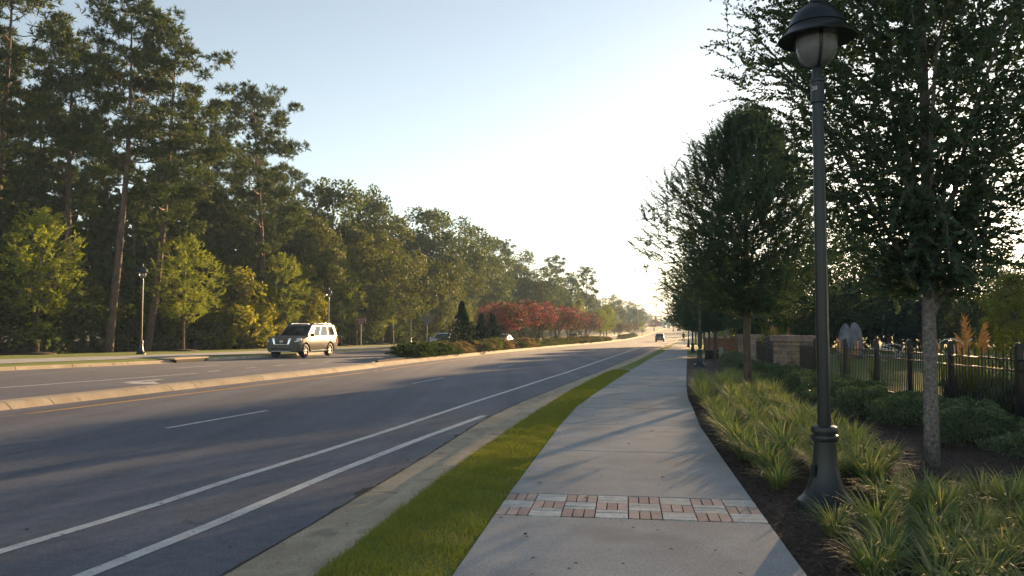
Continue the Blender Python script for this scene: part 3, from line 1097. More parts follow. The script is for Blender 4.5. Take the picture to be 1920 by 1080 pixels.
def blade_clump(name, seed, n, ln, w, spread, mat, seg=4, arch=1.0, base_r=.07, lean0=.2):
    """arching strap leaves from one crown, as one mesh"""
    rng = np.random.default_rng(seed)
    th = rng.uniform(0, 6.28, n)
    L = ln * rng.uniform(.6, 1.2, n)
    lean = spread * (lean0 + (1 - lean0) * rng.random(n) ** .8)
    o = np.stack([np.cos(th), np.sin(th), 0 * th], -1)
    sd = np.stack([-np.sin(th), np.cos(th), 0 * th], -1)
    base = o * (base_r * rng.random(n) ** .5)[:, None] + rng.normal(0, .012, (n, 3)) * np.array([1, 1, 0])
    s = np.linspace(0, 1, seg + 1)
    ang = lean[:, None] * (.35 + 1.25 * arch * s[None, :] ** 1.3)
    st = (L / seg)[:, None]
    dx = np.sin(ang) * st
    dz = np.cos(ang) * st
    X = np.concatenate([np.zeros((n, 1)), np.cumsum(dx[:, :-1], 1)], 1)
    Z = np.concatenate([np.zeros((n, 1)), np.cumsum(dz[:, :-1], 1)], 1)
    Pc = base[:, None, :] + o[:, None, :] * X[..., None] + np.array([0, 0, 1.0]) * Z[..., None]
    side_c = sd[:, None, :] * (rng.normal(0, .05, n)[:, None] * s[None, :] ** 2 * L[:, None])[..., None]
    Pc = Pc + side_c
    wd = w * np.array([.75, 1, .95, .65, .12])[: seg + 1] if seg == 4 else w * np.linspace(1, .1, seg + 1)
    wv = rng.uniform(.7, 1.2, n)
    A = Pc - sd[:, None, :] * (wd[None, :] * wv[:, None] / 2)[..., None]
    B = Pc + sd[:, None, :] * (wd[None, :] * wv[:, None] / 2)[..., None]
    V = np.stack([A, B], 2).reshape(-1, 3)
    k = np.arange(n)[:, None] * (2 * (seg + 1)) + np.arange(seg)[None, :] * 2
    k = k.reshape(-1)
    return np_faces(name, V, np.stack([k, k + 1, k + 3, k + 2], -1), M[mat], True)


# ------------------------------------------------------------------ prototypes
P_oval = lambda t: np.sin(np.pi * np.clip(t * .93 + .06, 0, 1)) ** .62
P_egg = lambda t: np.interp(t, [0, .08, .25, .5, .75, .92, 1], [.45, .82, 1, .97, .78, .48, .18])
P_vase = lambda t: np.interp(t, [0, .1, .3, .5, .7, .88, 1], [.45, .8, 1.0, .98, .78, .45, .12])
P_vasa = lambda t: np.interp(t, [0, .04, .14, .25, .34, .5, .7, .88, 1], [.3, .45, .62, .86, 1.05, 1.06, .85, .5, .12])
P_round = lambda t: np.interp(t, [0, .1, .35, .65, .88, 1], [.45, .8, 1, .95, .62, .2])
P_mass = lambda t: np.interp(t, [0, .1, .4, .7, .9, 1], [.75, .9, 1, .85, .55, .18])
P_flat = lambda t: np.interp(t, [0, .2, .5, .8, 1], [.55, .9, 1, .9, .5])

ZEL_A = tree_meshes('street_tree', 11, 8.9, 1.85, 2.0, P_vasa, 5300, 32, .56, .072, .043, 'leaf_zel', 'bark_grey', .078, 8, up=.8, droop=.22, shell=.35, stray=.10, amp=.11)
ZEL_B = tree_meshes('street_tree_b', 12, 7.1, 2.0, 2.15, P_vase, 4000, 30, .60, .082, .045, 'leaf_zel', 'bark_brown', .085, 7, up=1.0, droop=.12, shell=.4, stray=.08, amp=.17)
ZEL_C = tree_meshes('street_tree_c', 13, 7.2, 2.1, 3.3, P_round, 2700, 24, .8, .125, .065, 'leaf_zel', 'bark_brown', .10, 7, up=.75, droop=.15, shell=.4, stray=.14, amp=.2)
YNG_A = tree_meshes('young_tree', 21, 8.2, 2.1, 2.35, P_round, 1500, 18, .62, .12, .08, 'leaf_young', 'bark_brown', .09, 7, up=.7, droop=.2, shell=.3, amp=.14, stems=False, clumps=130)
YNG_B = tree_meshes('young_tree_b', 22, 8.0, 2.0, 2.4, P_round, 1500, 18, .62, .12, .08, 'leaf_young', 'bark_brown', .09, 7, up=.7, droop=.2, shell=.3, amp=.16, stems=False, clumps=120)
DEC = [clump_tree('broad_tree', 31, 16, 3.5, 5.0, P_mass, 95, 11500, 1.15, .36, .22, 'leaf_dec1', 'bark_brown', .24),
       clump_tree('broad_tree_b', 32, 15, 3.0, 4.6, P_round, 85, 10500, 1.15, .34, .22, 'leaf_dec2', 'bark_brown', .22),
       clump_tree('broad_tree_c', 33, 17, 4.0, 4.4, P_egg, 100, 11000, 1.0, .34, .22, 'leaf_dec2', 'bark_brown', .22),
       clump_tree('broad_tree_d', 34, 13, 1.5, 4.6, P_mass, 80, 10000, 1.1, .34, .22, 'leaf_dec1', 'bark_brown', .2)]
PIN = [pine_tree('pine', 41, 21, 9.5, 3.5, 34, 20, .25),
       pine_tree('pine_b', 42, 20, 8.5, 3.7, 34, 20, .25),
       pine_tree('pine_c', 43, 19, 7.0, 3.7, 40, 19, .24),
       pine_tree('pine_d', 44, 20, 7.0, 3.8, 38, 19, .23)]
UND = [clump_tree('understory', 51, 5.0, .3, 2.4, P_mass, 46, 4600, .62, .24, .17, 'leaf_dec2', 'bark_brown', .07, flat=.85),
       clump_tree('understory_b', 52, 6.0, .6, 2.2, P_egg, 46, 4600, .6, .22, .16, 'leaf_dec1', 'bark_brown', .07, flat=.85)]

# ------------------------------------------------------------------ trees beyond the road
def by_top(px, d, top, H0):
    x, y = at(px, d)
    z = zgf(x, y)
    h = (615 - top) / FPX * d + CAMZ - z
    return x, y, h / H0


PINES = [
    (205, 47, 8, 0, .015, 'tall pine with a straight bare trunk, highest crown left of the sky', 21),
    (132, 49, 78, 1, .0, 'pine with a pale trunk behind the first young street tree', 20),
    (277, 50, 84, 3, .11, 'leaning pine whose trunk slants right behind the first far lamp post', 20),
    (-22, 48, -60, 2, -.02, 'tall pine at the left picture edge running out of the top', 19),
    (-110, 50, 30, 1, .02, 'pine mostly outside the left picture edge', 20),
    (497, 62, 176, 2, .02, 'broad layered pine standing against the sky above the big car', 19),
    (400, 70, 215, 3, .03, 'pine with spreading boughs between the leaning and the broad pine', 20),
    (62, 60, 190, 0, .0, 'shaded pine behind the left edge pine', 21),
    (345, 64, 250, 1, .0, 'dark pine behind the leaning pine', 20),
    (560, 80, 330, 1, -.02, 'shorter pine right behind the broad layered pine', 20),
    (455, 82, 290, 2, .0, 'low dark pine behind the yellowing bushes', 19),
    (175, 66, 230, 3, .0, 'dark pine seen between the two straight trunks', 20),
    (945, 142, 456, 2, .0, 'pine with tiered boughs above the red myrtles', 19),
    (1042, 165, 486, 3, .0, 'slim pine poking above the distant treeline', 20),
    (1097, 185, 506, 0, .02, 'last tall pine before the bright gap in the trees', 21),
]
for k, (px, d, top, v, tilt, lab, H0) in enumerate(PINES):
    x, y, s = by_top(px, d, top, H0)
    place_tree('pine_tree', lab, 'pine tree', PIN[v], x, y, s, 0.0 if abs(tilt) > .05 else 1.7 * k + .4, 'pines of the wood across the road', (0, tilt))

BROAD = [
    (622, 80, 338, 2, 1.05, 'tall leafy tree right of the broad pine, ragged against the sky'),
    (690, 90, 352, 2, .8, 'sweetgum with a spiky top left of the step in the treeline'),
    (735, 84, 418, 0, 1.15, 'wide olive tree above the wrong way sign'),
    (668, 76, 440, 3, .9, 'brown-green tree filling the wood behind the second far lamp'),
    (800, 106, 397, 1, 1.1, 'dark round-headed tree above the hatchback'),
    (856, 114, 414, 1, .9, 'tree with knobbly top right of the dark round-headed tree'),
    (845, 100, 486, 3, .8, 'pale green rounded tree in front of the dark trees above the hatchback'),
    (905, 128, 445, 1, 1.0, 'dark green tree behind the cone-shaped evergreens'),
    (985, 150, 480, 0, .9, 'olive tree behind the first red myrtle'),
    (1018, 150, 505, 1, .9, 'dark tree behind the middle red myrtles'),
    (1070, 172, 512, 2, .8, 'narrow tree left of the last tall pine'),
    (1085, 150, 566, 3, .6, 'yellow-green small tree behind the last red myrtle'),
    (1132, 240, 560, 1, .9, 'hazy tree just right of the last tall pine'),
    (1152, 275, 556, 0, .9, 'hazy rounded tree in the middle distance left of the road'),
    (1178, 310, 566, 1, 1.0, 'pale hazy dome tree nearest the bright gap'),
    (1196, 350, 572, 1, .8, 'faint hazy tree at the foot of the bright gap'),
    (540, 72, 380, 1, .9, 'dim leafy tree under the broad layered pine'),
    (420, 64, 400, 3, .8, 'dim leafy tree behind the yellow bushes'),
    (590, 70, 420, 0, .8, 'olive tree above the rear of the big car'),
    (300, 62, 380, 1, .8, 'shaded leafy tree behind the leaning trunk'),
    (100, 60, 420, 1, .8, 'shaded leafy tree behind the first young tree'),
    (-20, 58, 400, 3, .9, 'leafy tree cut by the left picture edge'),
]
DH = [16, 15, 17, 13]
for k, (px, d, top, v, w, lab) in enumerate(BROAD):
    x, y, s = by_top(px, d, top, DH[v])
    sw = max(s, .55) * w
    place_tree('broadleaf_tree', lab, 'tree', DEC[v], x, y, (sw, sw, s), 2.1 * k, 'broadleaf trees of the wood across the road',
               leaf='leaf_yel' if 'yellow-green small' in lab else None)

YOUNG = [
    (72, 42, 392, 0, 'young street tree with full pale green crown, leftmost across the road'),
    (345, 50, 440, 1, 'young street tree right of the first far lamp post'),
    (528, 62, 476, 0, 'young street tree directly behind the big car'),
    (640, 72, 500, 1, 'young street tree left of the wrong way sign'),
    (717, 82, 524, 0, 'young street tree between the wrong way sign and the third far lamp'),
    (776, 93, 538, 1, 'young street tree just right of the third far lamp'),
    (822, 101, 548, 0, 'young street tree behind the hatchback'),
    (868, 114, 556, 1, 'young street tree behind the tallest cone-shaped evergreen'),
    (900, 128, 562, 0, 'young street tree between two cone-shaped evergreens'),
]
for k, (px, d, top, v, lab) in enumerate(YOUNG):
    x, y, s = by_top(px, d, top, 8.1)
    place_tree('street_tree', lab, 'street tree', (YNG_A, YNG_B)[v], x, y, (s * .98, s * .98, s), 1.3 * k, 'young street trees along the far path')
    # mulch ring at the foot
    mb = MB()
    mb.lathe([(.95, -.06), (.9, .05), (.5, .12), (.0, .14)], 20, (x, y, zgf(x, y)))
    tag(mb.build('mulch_ring', M['mulch'], None, True), kind='structure')

rng = np.random.default_rng(5)
yy = 33.0
k = 0
while yy < 175:
    x = float(X_for(yy)) - rng.uniform(1.5, 3.2)
    px = 960 + FPX * x / yy
    v = k % 2
    yel = False
    s = rng.uniform(.62, 1.0) * (1.1 if yel else 1)
    where = ('left of the first far lamp post' if px < 262 else 'between the first far lamp and the big car' if px < 505 else 'behind the big car and the wrong way sign' if px < 690
             else 'between the wrong way sign and the cone evergreens' if px < 860 else 'behind the red myrtles')
    lab, grp = 'green bush at the wood edge ' + where, 'green wood-edge bushes ' + where
    place_tree('woodland_bush', lab, 'bush', UND[v], x, yy, (s * 1.1, s * 1.1, s), k * 1.9, grp, crown_name='foliage',
               leaf='leaf_yel' if yel else None)
    yy += rng.uniform(2.4, 3.8) * (1 if yy < 90 else 1.6)
    k += 1

for k, (px, d, top, w, lab) in enumerate((
        (428, 57, 502, 1.0, 'tallest yellowing bush at the wood edge, left of the big car'),
        (398, 56, 556, .9, 'yellowing bush just right of the second young street tree'),
        (462, 58, 560, .9, 'low yellowing bush directly behind the front of the big car'),
        (570, 66, 520, .8, 'yellow-leaved bush behind the young tree at the big car'),
        (505, 60, 575, .8, 'yellowing bush behind the bonnet of the big car'))):
    x, y, s = by_top(px, d, top, 5.4)
    place_tree('woodland_bush', lab, 'bush', UND[k % 2], x, y, (max(s, .6) * w, max(s, .6) * w, s), k * 1.9, 'yellowing bushes at the wood edge', crown_name='foliage', leaf='leaf_yel')

# the depth of the wood: one mass of farther crowns and stems
SKY = line([(300, -300), (290, 0), (280, 100), (290, 300), (330, 430), (350, 500), (352, 640), (400, 720), (418, 760), (446, 880), (470, 960), (498, 1040), (540, 1110), (572, 1140), (592, 1200), (602, 1300)], 0, 0)


def mass(name, label, spots, seed, per=1500, ll=.75, lw=.5, mat='leaf_dec2'):
    rng = np.random.default_rng(seed)
    VV, mb = [], MB()
    for x, y, h, r in spots:
        V, C, _ = clump_crown(int(rng.integers(1e6)), h, h * .12, r, P_mass, 34, per, r * .28, ll, lw)
        z = zgf(x, y)
        VV.append(V + np.array([x, y, z]))
        mb.tube([(x, y, z - .3), (x + .1, y, z + h * .5), (x, y + .1, z + h * .9)], [.2, .15, .04], 6)
    n = sum(len(v) for v in VV)
    o = obj(name, np_mesh(name, np.concatenate(VV), 4, M[mat]))
    tag(o, label, None, None, 'stuff')
    s = mb.build('stems', M['bark_pine'], o, True)
    return o


spots = []
rng = np.random.default_rng(8)
for row, dist in enumerate((9, 16, 24, 34, 46)):
    y = 22 + row * 2
    while y < 360:
        x = float(X_for(y)) - dist + rng.uniform(-2, 2)
        px = 960 + FPX * x / y
        hmax = (615 - float(SKY(px)) - 14) / FPX * y + CAMZ - zgf(x, y)
        h = min(rng.uniform(12, 17), hmax * rng.uniform(.85, 1.0))
        if h > 3:
            spots.append((x, y + rng.uniform(-1.5, 1.5), h, min(4.6, max(2.2, h * .32))))
        y += rng.uniform(5.5, 8) * (1 + y / 160)
mass('wood', 'dark depth of the wood behind the front row of trees', spots, 3, 1250)

# ------------------------------------------------------------------ street trees on the near side
TREE_RZ = 2.016
place_tree('street_tree', 'large street tree beside the nearest lamp post, sun shining through its crown', 'street tree', ZEL_A, 4.85, 9.2, (.95, .95, 1.06), TREE_RZ, 'street trees along the near sidewalk')
big_tree = [o for o in COL.objects if o.get('label', '').startswith('large street tree')][0]
ca, sa = math.cos(-TREE_RZ), math.sin(-TREE_RZ)
limb = [(0, .0, 1.55), (.10, .02, 1.72), (.30, .04, 1.92), (.55, .06, 2.22), (.78, .06, 2.62), (.92, .05, 3.2)]
MB().tube([(x * ca - y * sa, x * sa + y * ca, z) for x, y, z in limb], [.05, .045, .04, .033, .024, .01], 8).build('limb', M['bark_grey'], big_tree, True)
place_tree('street_tree', 'upright street tree behind the lamp post, second along the near sidewalk', 'street tree', ZEL_B, 5.95, 20.0, (1.02, 1.02, 1.0), .6, 'street trees along the near sidewalk')
NEAR = [(1340, 43.9, 472, 1.12, 'third street tree along the near sidewalk, behind the dark utility box'),
        (1329, 55, 515, 1.0, 'fourth street tree along the near sidewalk'),
        (1320, 67, 528, 1.0, 'fifth street tree along the near sidewalk'),
        (1314, 79, 538, 1.0, 'sixth street tree along the near sidewalk, near the walker'),
        (1309, 92, 546, 1.0, 'seventh street tree along the near sidewalk'),
        (1304, 106, 555, 1.0, 'eighth street tree along the near sidewalk, last before the bend')]
for k, (px, d, top, w, lab) in enumerate(NEAR):
    x, y, s = by_top(px, d, top, 7.25)
    place_tree('street_tree', lab, 'street tree', ZEL_C, x, y, (s * w * .98, s * w * .98, s), 1.1 + 2.3 * k, 'street trees along the near sidewalk')

PARK = [
    (1462, 62, 468, 1, 1.15, 'dark park tree just right of the second street tree trunk'),
    (1530, 66, 440, 0, 1.05, 'dark park tree behind the stone pillar'),
    (1600, 64, 416, 1, 1.0, 'dark park tree behind the two standing stones'),
    (1665, 68, 452, 2, 1.1, 'dark park tree behind the wire sculpture'),
    (1728, 70, 462, 1, 1.0, 'dark park tree behind the big tree trunk'),
    (1800, 66, 500, 0, 1.3, 'dark park tree right of the big tree trunk'),
    (1872, 58, 468, 1, 1.0, 'dark park tree near the right picture edge'),
    (1905, 44, 512, 3, 1.0, 'yellow-green park tree at the right picture edge'),
    (1960, 60, 480, 1, 1.4, 'park tree just outside the right picture edge'),
    (1415, 75, 500, 1, 1.1, 'dark park tree behind the far stone pillar'),
]
for k, (px, d, top, v, w, lab) in enumerate(PARK):
    x, y, s = by_top(px, d, top, DH[v])
    place_tree('park_tree', lab, 'tree', DEC[v], x, y, (s * w, s * w, s), .9 + 1.7 * k, 'trees at the back of the park', leaf='leaf_yel' if 'yellow' in lab else None, zoff=-.3)
spots = []
for px in range(1400, 2100, 26):
    d = rng.uniform(72, 92)
    x, y = at(px, d)
    spots.append((x, y, rng.uniform(3.8, 6.2), rng.uniform(2.6, 3.6)))
for px in range(1220, 1420, 16):
    d = rng.uniform(250, 520)
    if px < 1300:
        d = rng.uniform(520, 640)
    x, y = at(px, d)
    x = max(x, float(X_swr(y)) + 8)
    spots.append((x, y, rng.uniform(7, 11), rng.uniform(4, 6)))
for px in range(1212, 1300, 9):
    d = rng.uniform(600, 690)
    x, y = at(px, d)
    spots.append((x, y, rng.uniform(6, 9), rng.uniform(5, 7)))
for px in range(1226, 1300, 8):
    d = rng.uniform(395, 470)
    x, y = at(px, d)
    if x > float(X_swr(y)) + 4 or x < float(X_fk(y)) - 4:
        spots.append((x, y, rng.uniform(7, 11), rng.uniform(3.5, 5)))
for d in range(330, 640, 24):
    spots.append((float(X_fk(d)) - 9 - rng.uniform(0, 5), d, rng.uniform(8, 12), 4.5))
    spots.append((float(X_swr(d)) + 9 + rng.uniform(0, 5), d, rng.uniform(7, 10), 4.5))
for d in range(130, 330, 13):
    spots.append((float(X_swr(d)) + 7 + rng.uniform(0, 4), d, rng.uniform(4.5, 7), 3.2))
mass('far_wood', 'bushy dark green growth at the back of the park and hazy wood at the end of the road', spots, 4, 700, .6, .42)

# ------------------------------------------------------------------ planted median
CON = []
for i, (Hc, Rc) in enumerate(((3.6, .8), (2.9, .72), (3.0, .62))):
    g = np.random.default_rng(60 + i)
    n = 4200
    t = g.random(n) ** 1.25
    th = g.uniform(0, 6.28, n)
    lob = lobes(g, 5, .16)(th, t)
    rad = Rc * np.interp(t, [0, .06, .3, .6, .62, .9, 1], [.7, .95, 1, .72, .5, .14, .02]) * lob * (1 - .35 * g.random(n) ** 2)
    P = np.stack([rad * np.cos(th), rad * np.sin(th), Hc * t], -1)
    d = np.stack([np.cos(th), np.sin(th), 0 * th], -1)
    V = leaf_quads(P, unit(d * .5 + np.array([0, 0, .8]) + g.normal(0, .3, (n, 3))), unit(d + g.normal(0, .4, (n, 3))), .19, .09, g)
    mb = MB().tube([(0, 0, -.2), (0, 0, Hc * .9)], [.06, .01], 6)
    CON.append((mb.mesh('conifer_trunk', M['bark_brown']), np_mesh('conifer_crown', V, 4, M['conifer'])))
for i, (px, d, lab) in enumerate(((866, 58, 'tallest dark cone-shaped evergreen in the median, right of the hatchback'),
                                  (903, 65, 'middle dark cone-shaped evergreen in the median'),
                                  (923, 69, 'third dark cone-shaped evergreen, beside the first red myrtle'))):
    x, y = at(px, d)
    place_tree('conical_evergreen', lab, 'evergreen', CON[i], x, y, 1.0, i, 'cone-shaped evergreens in the median')


def crape(seed, H, R_, blossom, bl_n):
    g = np.random.default_rng(seed)
    V, C, _ = clump_crown(seed, H, H * .42, R_, P_flat, 40, 3000, R_ * .3, .17, .10, amp=.15)
    W, C2, _ = clump_crown(seed + 500, H * 1.03, H * .43, R_ * 1.06, P_flat, 110, bl_n, R_ * .16, .13, .12, amp=.15)
    mb = MB()
    for q in range(5):
        a = q * 1.257 + g.uniform(-.3, .3)
        e = R_ * .6
        mb.tube([(.1 * math.cos(a), .1 * math.sin(a), -.2), (.22 * math.cos(a), .22 * math.sin(a), H * .28), (e * .6 * math.cos(a + .2), e * .6 * math.sin(a + .2), H * .52), (e * math.cos(a), e * math.sin(a), H * .8)], [.06, .05, .035, .01], 6)
    return (mb.mesh('myrtle_trunk', M['bark_brown'], True), np_mesh('myrtle_crown', V, 4, M['crape_leaf']), np_mesh('myrtle_blossom', W, 4, M[blossom]))


CR = [crape(71, 4.9, 2.3, 'crape_red', 3600), crape(72, 4.9, 2.3, 'crape_red', 3800)]
CRD = crape(73, 4.4, 2.6, 'crape_dull', 2600)
for k, (px, d, top, v, lab) in enumerate((
        (946, 74, 572, 0, 'red-flowering myrtle nearest the cone-shaped evergreens'),
        (976, 81, 566, 1, 'red-flowering myrtle, second in the median row'),
        (1008, 91, 570, 0, 'red-flowering myrtle in the middle of the median row'),
        (1044, 105, 574, 1, 'red-flowering myrtle above the distant white car'),
        (1066, 118, 580, 0, 'red-flowering myrtle, fifth in the median row'),
        (1101, 138, 588, 1, 'last red-flowering myrtle of the row, set apart'),
        (1226, 345, 600, 0, 'small distant red myrtle beyond the car driving away'))):
    x, y, s = by_top(px, d, top, 5.0)
    place_tree('crape_myrtle', lab, 'myrtle', CR[v], x, y, (s * 1.1, s * 1.1, s), 1.1 * k, 'red-flowering myrtles in the median')
for k, (px, d, top, lab) in enumerate(((1160, 198, 606, 'brownish faded myrtle, left of two in the far median'), (1183, 222, 606, 'brownish faded myrtle, right of two in the far median'))):
    x, y, s = by_top(px, d, top, 4.5)
    place_tree('crape_myrtle', lab, 'myrtle', CRD, x, y, (s, s, s), k, 'faded myrtles in the far median')
for k, (px, d, top, lab) in enumerate(((1137, 170, 572, 'green median tree where the grass begins'), (1125, 158, 580, 'green median tree beside the last red myrtle'), (1204, 262, 603, 'rounded green median tree left of the car driving away'))):
    x, y, s = by_top(px, d, top, 8.1)
    place_tree('median_tree', lab, 'tree', YNG_A, x, y, (s * 1.15, s * 1.15, s), k, 'green trees in the far median')

JUN = [dome_shrub('juniper_leaf', 81 + i, .95, .62, 2400, .15, .05, 'juniper', .3, .3, .6) for i in range(2)]
ABE = [dome_shrub('abelia_leaf', 85 + i, .85, .85, 2400, .10, .055, 'abelia', .2, .3, .2) for i in range(3)]
MST = shrub_stem('median_shrub_stem', 88, .7, .7)
yy, k = 44.6, 0
rng = np.random.default_rng(21)
while yy < 166:
    w = float(MEDW(yy)) - .95
    for off_ in ([.5] if w < 1.3 else [.45, w - .35]):
        x = float(X_isn(yy)) - .75 - off_
        px = 960 + FPX * x / yy
        if yy < 50 or (k % 5 == 3):
            me, lab, grp, nm = JUN[k % 2], 'low dark green juniper in the median bed', 'junipers in the median bed', 'juniper_shrub'
        else:
            me, lab, grp, nm = ABE[k % 3], 'brownish-green rounded bush in the median bed', 'rounded bushes in the median bed', 'rounded_shrub'
        if k == 0:
            lab = 'spreading dark juniper at the near tip of the median bed'
        s = rng.uniform(.72, 1.2)
        q_ = place_shrub(nm, lab, x, yy, me, MST, (s * 1.02, s * 1.02, s * rng.uniform(.8, 1.1)), k * 1.3, grp)
        if nm == 'rounded_shrub':
            kind_ = int(rng.integers(3))
            lf = q_.children[0]
            lf.material_slots[0].link = 'OBJECT'
            lf.material_slots[0].material = M[('abelia', 'abelia_g', 'abelia_p')[kind_]]
            q_['label'] = ('brownish-green', 'fresh green', 'pinkish-brown')[kind_] + ' rounded bush in the median bed'
        k += 1
    yy += rng.uniform(1.25, 1.6) if yy < 75 else rng.uniform(1.8, 2.6)
for i, y0 in enumerate((196, 204, 214, 226, 236)):
    x = float(X_isn(y0)) - 1.5
    place_shrub('rounded_shrub', 'low bush under the faded myrtles in the far median', x, y0, ABE[i % 3], MST, 1.3, i, 'bushes under the faded myrtles')

# ------------------------------------------------------------------ near planting bed
LIR = [blade_clump('border_grass', 91 + i, 150, .47, .015, 1.5, 'lirio', lean0=.42) for i in range(5)]
rng = np.random.default_rng(33)
cnt = 0


def put_lirio(x, y, s):
    global cnt
    o = obj('border_grass_clump', LIR[int(rng.integers(5))])
    o.location = (x, y, zgf(x, y) - .03)
    o.rotation_euler = (0, 0, rng.uniform(0, 6.28))
    o.scale = (s, s, s * rng.uniform(.85, 1.1))
    if y < 7.6:
        lab = 'arching border grass clump in the near patch in front of the big tree'
    elif y < 12:
        lab = 'arching border grass clump between the lamp base and the clipped shrubs'
    elif y < 20:
        lab = 'arching border grass clump along the sidewalk between lamp and second tree'
    else:
        lab = 'arching border grass clump along the sidewalk beyond the second tree'
    tag(o, lab, 'grass clump', 'border grass clumps in the mulch bed: ' + lab.split('clump ')[1])
    cnt += 1


for y in np.arange(2.6, 7.4, .33):
    x0 = float(X_swr(y)) + (.48 if y > 4.2 else .4)
    x = x0 + (.18 if int(y * 10) % 2 else 0)
    while x < 6.1 + .1 * y:
        if not ((x - 4.85) ** 2 + (y - 9.2) ** 2 < 1.2 ** 2 or (x - 2.89) ** 2 + (y - 7.36) ** 2 < .58 ** 2 or (x < 3.15 and y > 6.45) or (y > 6.7 and x > 4.9)):
            put_lirio(x + rng.uniform(-.1, .1), y + rng.uniform(-.1, .1), rng.uniform(.68, .95))
        x += rng.uniform(.34, .43)
for y in np.arange(8.3, 40, .42):
    x = float(X_swr(y)) + .34 + rng.uniform(0, .1)
    xm = float(X_swr(y)) + (1.5 if y < 9 else 2.1 if y < 30 else 1.7)
    if y > 22:
        x += .02
    while x < xm and cnt < 296:
        ok = (x - 4.85) ** 2 + (y - 9.2) ** 2 > .5 ** 2 and (x - 5.95) ** 2 + (y - 20) ** 2 > .3 ** 2 and (x - 2.85) ** 2 + (y - 7.35) ** 2 > .5 ** 2
        if ok and rng.random() < .93:
            put_lirio(x + rng.uniform(-.1, .1), y + rng.uniform(-.1, .1), rng.uniform(.8, 1.12))
        x += rng.uniform(.42, .52) * (1 if y < 20 else 1.15)

SHR = [dome_shrub('round_shrub_leaf', 101 + i, .50, .46, 6200, .036, .022, 'shrub', .2, .3, .3) for i in range(3)]
SST = shrub_stem('round_shrub_stem', 105, .4, .45)
SH = [(6.35, 9.2, 1.05, 'dark clipped shrub at the right picture edge, nearest the camera'),
      (6.15, 10.6, 1.0, 'dark clipped shrub right of the big tree trunk, in front of the near fence post'),
      (6.75, 11.7, 1.0, 'dark clipped shrub behind the nearest two, against the fence foot'),
      (6.3, 12.6, .95, 'dark clipped shrub seen just right of the big tree trunk'),
      (6.2, 14.0, 1.05, 'large dark clipped shrub just left of the big tree trunk'),
      (7.0, 13.8, .9, 'dark clipped shrub hidden behind the big tree trunk'),
      (6.55, 15.6, 1.1, 'wide dark clipped shrub left of the big tree trunk, third of the row'),
      (7.3, 16.4, .95, 'dark clipped shrub in the back row under the third fence post'),
      (6.9, 17.4, 1.05, 'dark clipped shrub midway between lamp pole and big tree trunk'),
      (7.6, 18.6, 1.0, 'dark clipped shrub in the back row under the fourth fence post'),
      (7.1, 19.2, 1.05, 'dark clipped shrub right of the lamp pole'),
      (7.8, 20.8, 1.0, 'dark clipped shrub in the back row right of the lamp pole'),
      (7.4, 21.2, 1.0, 'dark clipped shrub directly behind the lamp pole'),
      (8.0, 23.0, 1.05, 'dark clipped shrub left of the lamp pole under the fence'),
      (7.7, 24.4, 1.0, 'dark clipped shrub in front of the stone pillar'),
      (8.3, 25.6, 1.0, 'dark clipped shrub at the left foot of the stone pillar'),
      (8.2, 27.4, 1.0, 'dark clipped shrub left of the stone pillar'),
      (8.6, 29.5, 1.05, 'dark clipped shrub right of the second street tree trunk'),
      (9.0, 32.0, 1.05, 'dark clipped shrub behind the second street tree trunk'),
      (9.8, 35.0, 1.1, 'dark clipped shrub below the curved fence'),
      (10.6, 38.0, 1.1, 'dark clipped shrub in front of the far stone pillar')]
for k, (x, y, s, lab) in enumerate(SH):
    place_shrub('clipped_shrub', lab, x, y, SHR[k % 3], SST, (s * 1.12, s * 1.12, s), k * 1.7, 'dark clipped shrubs along the fence')

# mulch chips
rng = np.random.default_rng(44)
n = 17000
y = 2.0 + 20 * rng.random(n) ** 1.6
x = X_swr(y) + .02 + rng.random(n) ** 1.2 * 4.3
P = np.stack([x, y, zg(x, y) - .035 + .006 + rng.uniform(0, .012, n)], -1)
a = rng.uniform(0, 6.28, n)
d = np.stack([np.cos(a), np.sin(a), rng.normal(0, .25, n)], -1) * (rng.uniform(.008, .026, n))[:, None]
e = np.stack([-np.sin(a), np.cos(a), rng.normal(0, .3, n)], -1) * (rng.uniform(.003, .007, n))[:, None]
up = np.array([0, 0, .006])
V = np.concatenate([np.stack([P - d - e, P + d - e, P + d + e * .6 + up, P - d + e + up], 1), np.stack([P - d + e + up, P + d + e * .6 + up, P + d + e * 1.6, P - d + e * 1.8], 1)])
tag(obj('mulch_chips', np_mesh('mulch_chips', V, 4, M['chip'])), 'dark shredded bark chips covering the planting bed', None, None, 'stuff')

# lawn blades on the near strip
n = 105000
y = 2.5 + 28 * rng.random(n) ** 1.9
fr = rng.random(n)
x = X_kb(y) * (1 - fr) + X_swl(y) * fr + rng.normal(0, .022, n)
fr = np.clip((x - X_kb(y)) / (X_swl(y) - X_kb(y)), 0, 1)
P = np.stack([x, y, zg(x, y) - .004 * (1 - fr) - .03 * fr + .12 * fr * (1 - fr) - .005], -1)
a = rng.uniform(0, 6.28, n)
h = rng.uniform(.022, .05, n) * (1 + .35 * np.sin(x * 5 + y * 3.1) * np.sin(y * 4.3)) * np.interp(y, [0, 12, 30], [1, 1.1, 1.5])
w = np.interp(y, [0, 10, 30], [.0026, .0045, .012]) * rng.uniform(.7, 1.3, n)
sd = np.stack([np.cos(a), np.sin(a), 0 * a], -1) * w[:, None]
ln = np.stack([rng.normal(0, .5, n), rng.normal(0, .5, n), np.ones(n)], -1) * h[:, None]
tag(obj('lawn_grass', np_mesh('lawn_grass', np.stack([P - sd, P + sd, P + ln], 1), 3, M['blade'])), 'mown green grass on the strip between kerb and sidewalk', None, None, 'stuff')

